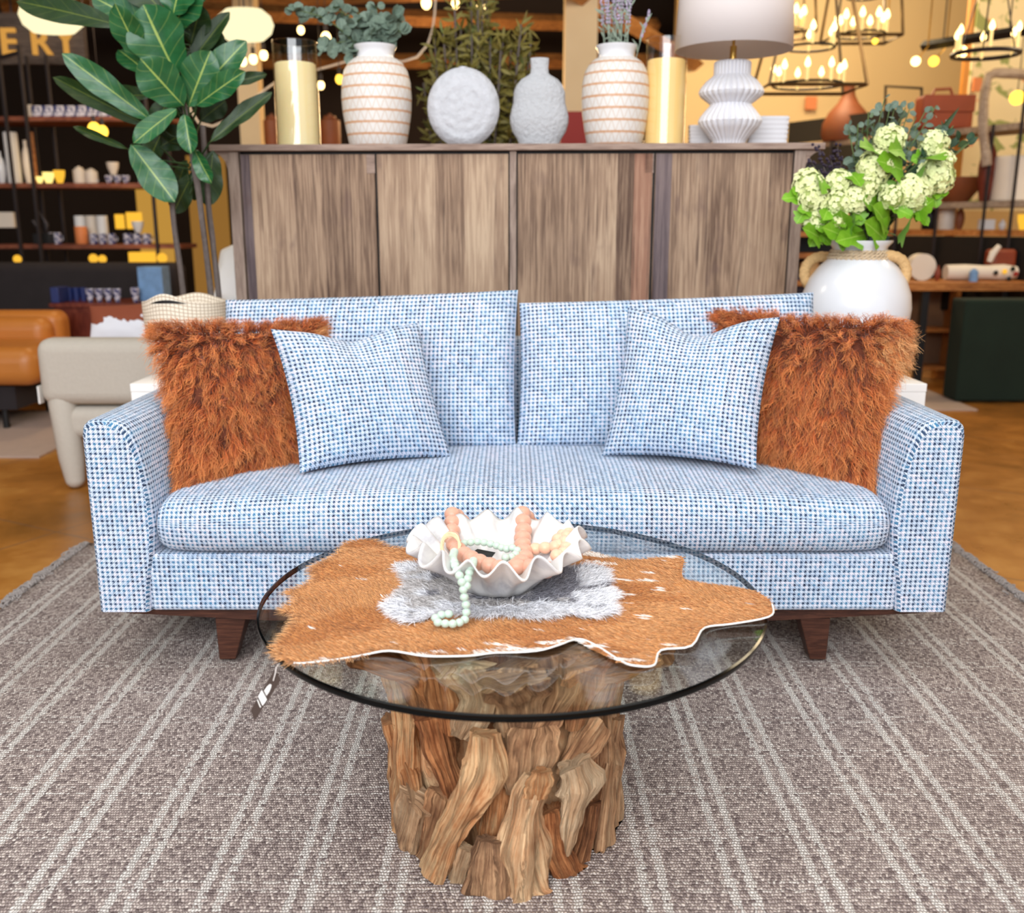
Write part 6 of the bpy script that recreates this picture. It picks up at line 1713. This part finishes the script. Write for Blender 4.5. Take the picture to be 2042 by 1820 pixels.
# right side of sideboard: dark plant and small goods behind jug
a = P(1590, 320, 6.0); b = P(1700, 520, 6.0)
dc = thing('dark_bookcase', 'dark bookcase with honey shelves behind the white jug', 'bookcase', ((a.x+b.x)/2, 6.2, 0))
m = M(); m.box((a.x, 6.3, 0), (b.x, 6.35, a.z)); m.obj('back', MT['black'], dc, smooth=False)
for y in (462, 505, 560, 640):
    zz = P(1620, y, 6.0).z; m = M(); m.box((a.x, 6.0, zz-.03), (b.x, 6.3, zz)); m.obj('shelf', MT['warmwood'], dc, smooth=False)
item('round_basket', 'small round tan basket on the shelf behind the white jug', 'basket', None, 1612, 560, 6.1, 36, 44, MT['rattan'], 'jar', P(1620, 560, 6.0).z)
item('plum_box', 'dark plum box beside the sideboard behind the jug', 'box', None, 1590, 640, 6.1, 22, 90, MT['berry'], 'box', P(1620, 640, 6.0).z)
# ================================================================ camera, light
cam = bpy.data.cameras.new('camera'); co = bpy.data.objects.new('camera', cam); COL.objects.link(co)
cam.sensor_width = 36; cam.sensor_fit = 'HORIZONTAL'; cam.lens = F/2042*36
co.location = (0, 0, CH); co.rotation_euler = (PI/2-PITCH, 0, 0)
cam.clip_start = .05; cam.clip_end = 60
cam.dof.use_dof = True; cam.dof.focus_distance = 2.15; cam.dof.aperture_fstop = 2.9
S.camera = co
w = bpy.data.worlds.new('w'); S.world = w; w.use_nodes = True
bg = w.node_tree.nodes['Background']; bg.inputs[0].default_value = (.80, .90, 1.0, 1); bg.inputs[1].default_value = 1.0
def area(name, loc, target, size, size_y, col, e):
    l = bpy.data.lights.new(name, 'AREA'); l.shape = 'RECTANGLE'; l.size = size; l.size_y = size_y; l.color = col; l.energy = e
    o = bpy.data.objects.new(name, l); COL.objects.link(o); o.location = loc
    o.rotation_euler = (Vector(target)-Vector(loc)).to_track_quat('-Z', 'Y').to_euler(); return o
def point(name, loc, col, e, r=.15):
    l = bpy.data.lights.new(name, 'POINT'); l.color = col; l.energy = e; l.shadow_soft_size = r
    o = bpy.data.objects.new(name, l); COL.objects.link(o); o.location = loc; return o
area('window_light', (-.8, -2.2, 3.1), (0, 3, .4), 5, 2.4, (.96, .98, 1.0), 330)
area('ceiling_fill', (0, 1.6, 3.9), (0, 2.4, 0), 5, 3, (1, .97, .93), 110)
point('warm_left', (-2.6, 7.0, 2.9), (1, .72, .4), 60, .3)
point('warm_back_left', (-.5, 9.6, 2.2), (1, .66, .32), 90, .3)
point('warm_right', (2.6, 8.8, 3.3), (1, .78, .48), 200, .4)
point('warm_far_right', (4.4, 6.6, 3.4), (1, .78, .48), 110, .4)
point('floor_glow', (3.2, 4.6, 3.2), (1, .82, .55), 90, .4)
point('floor_glow', (-3.4, 4.4, 3.2), (1, .85, .62), 60, .4)
S.view_settings.view_transform = 'Standard'; S.view_settings.look = 'None'
S.view_settings.exposure = 0.0; S.view_settings.gamma = 1.0
c = S.cycles
c.max_bounces = 7; c.diffuse_bounces = 3; c.glossy_bounces = 3; c.transmission_bounces = 4; c.transparent_max_bounces = 12
c.caustics_reflective = False; c.caustics_refractive = False
c.use_adaptive_sampling = True; c.adaptive_threshold = .02
c.use_denoising = True; c.sample_clamp_indirect = 4.0
bpy.context.view_layer.update()
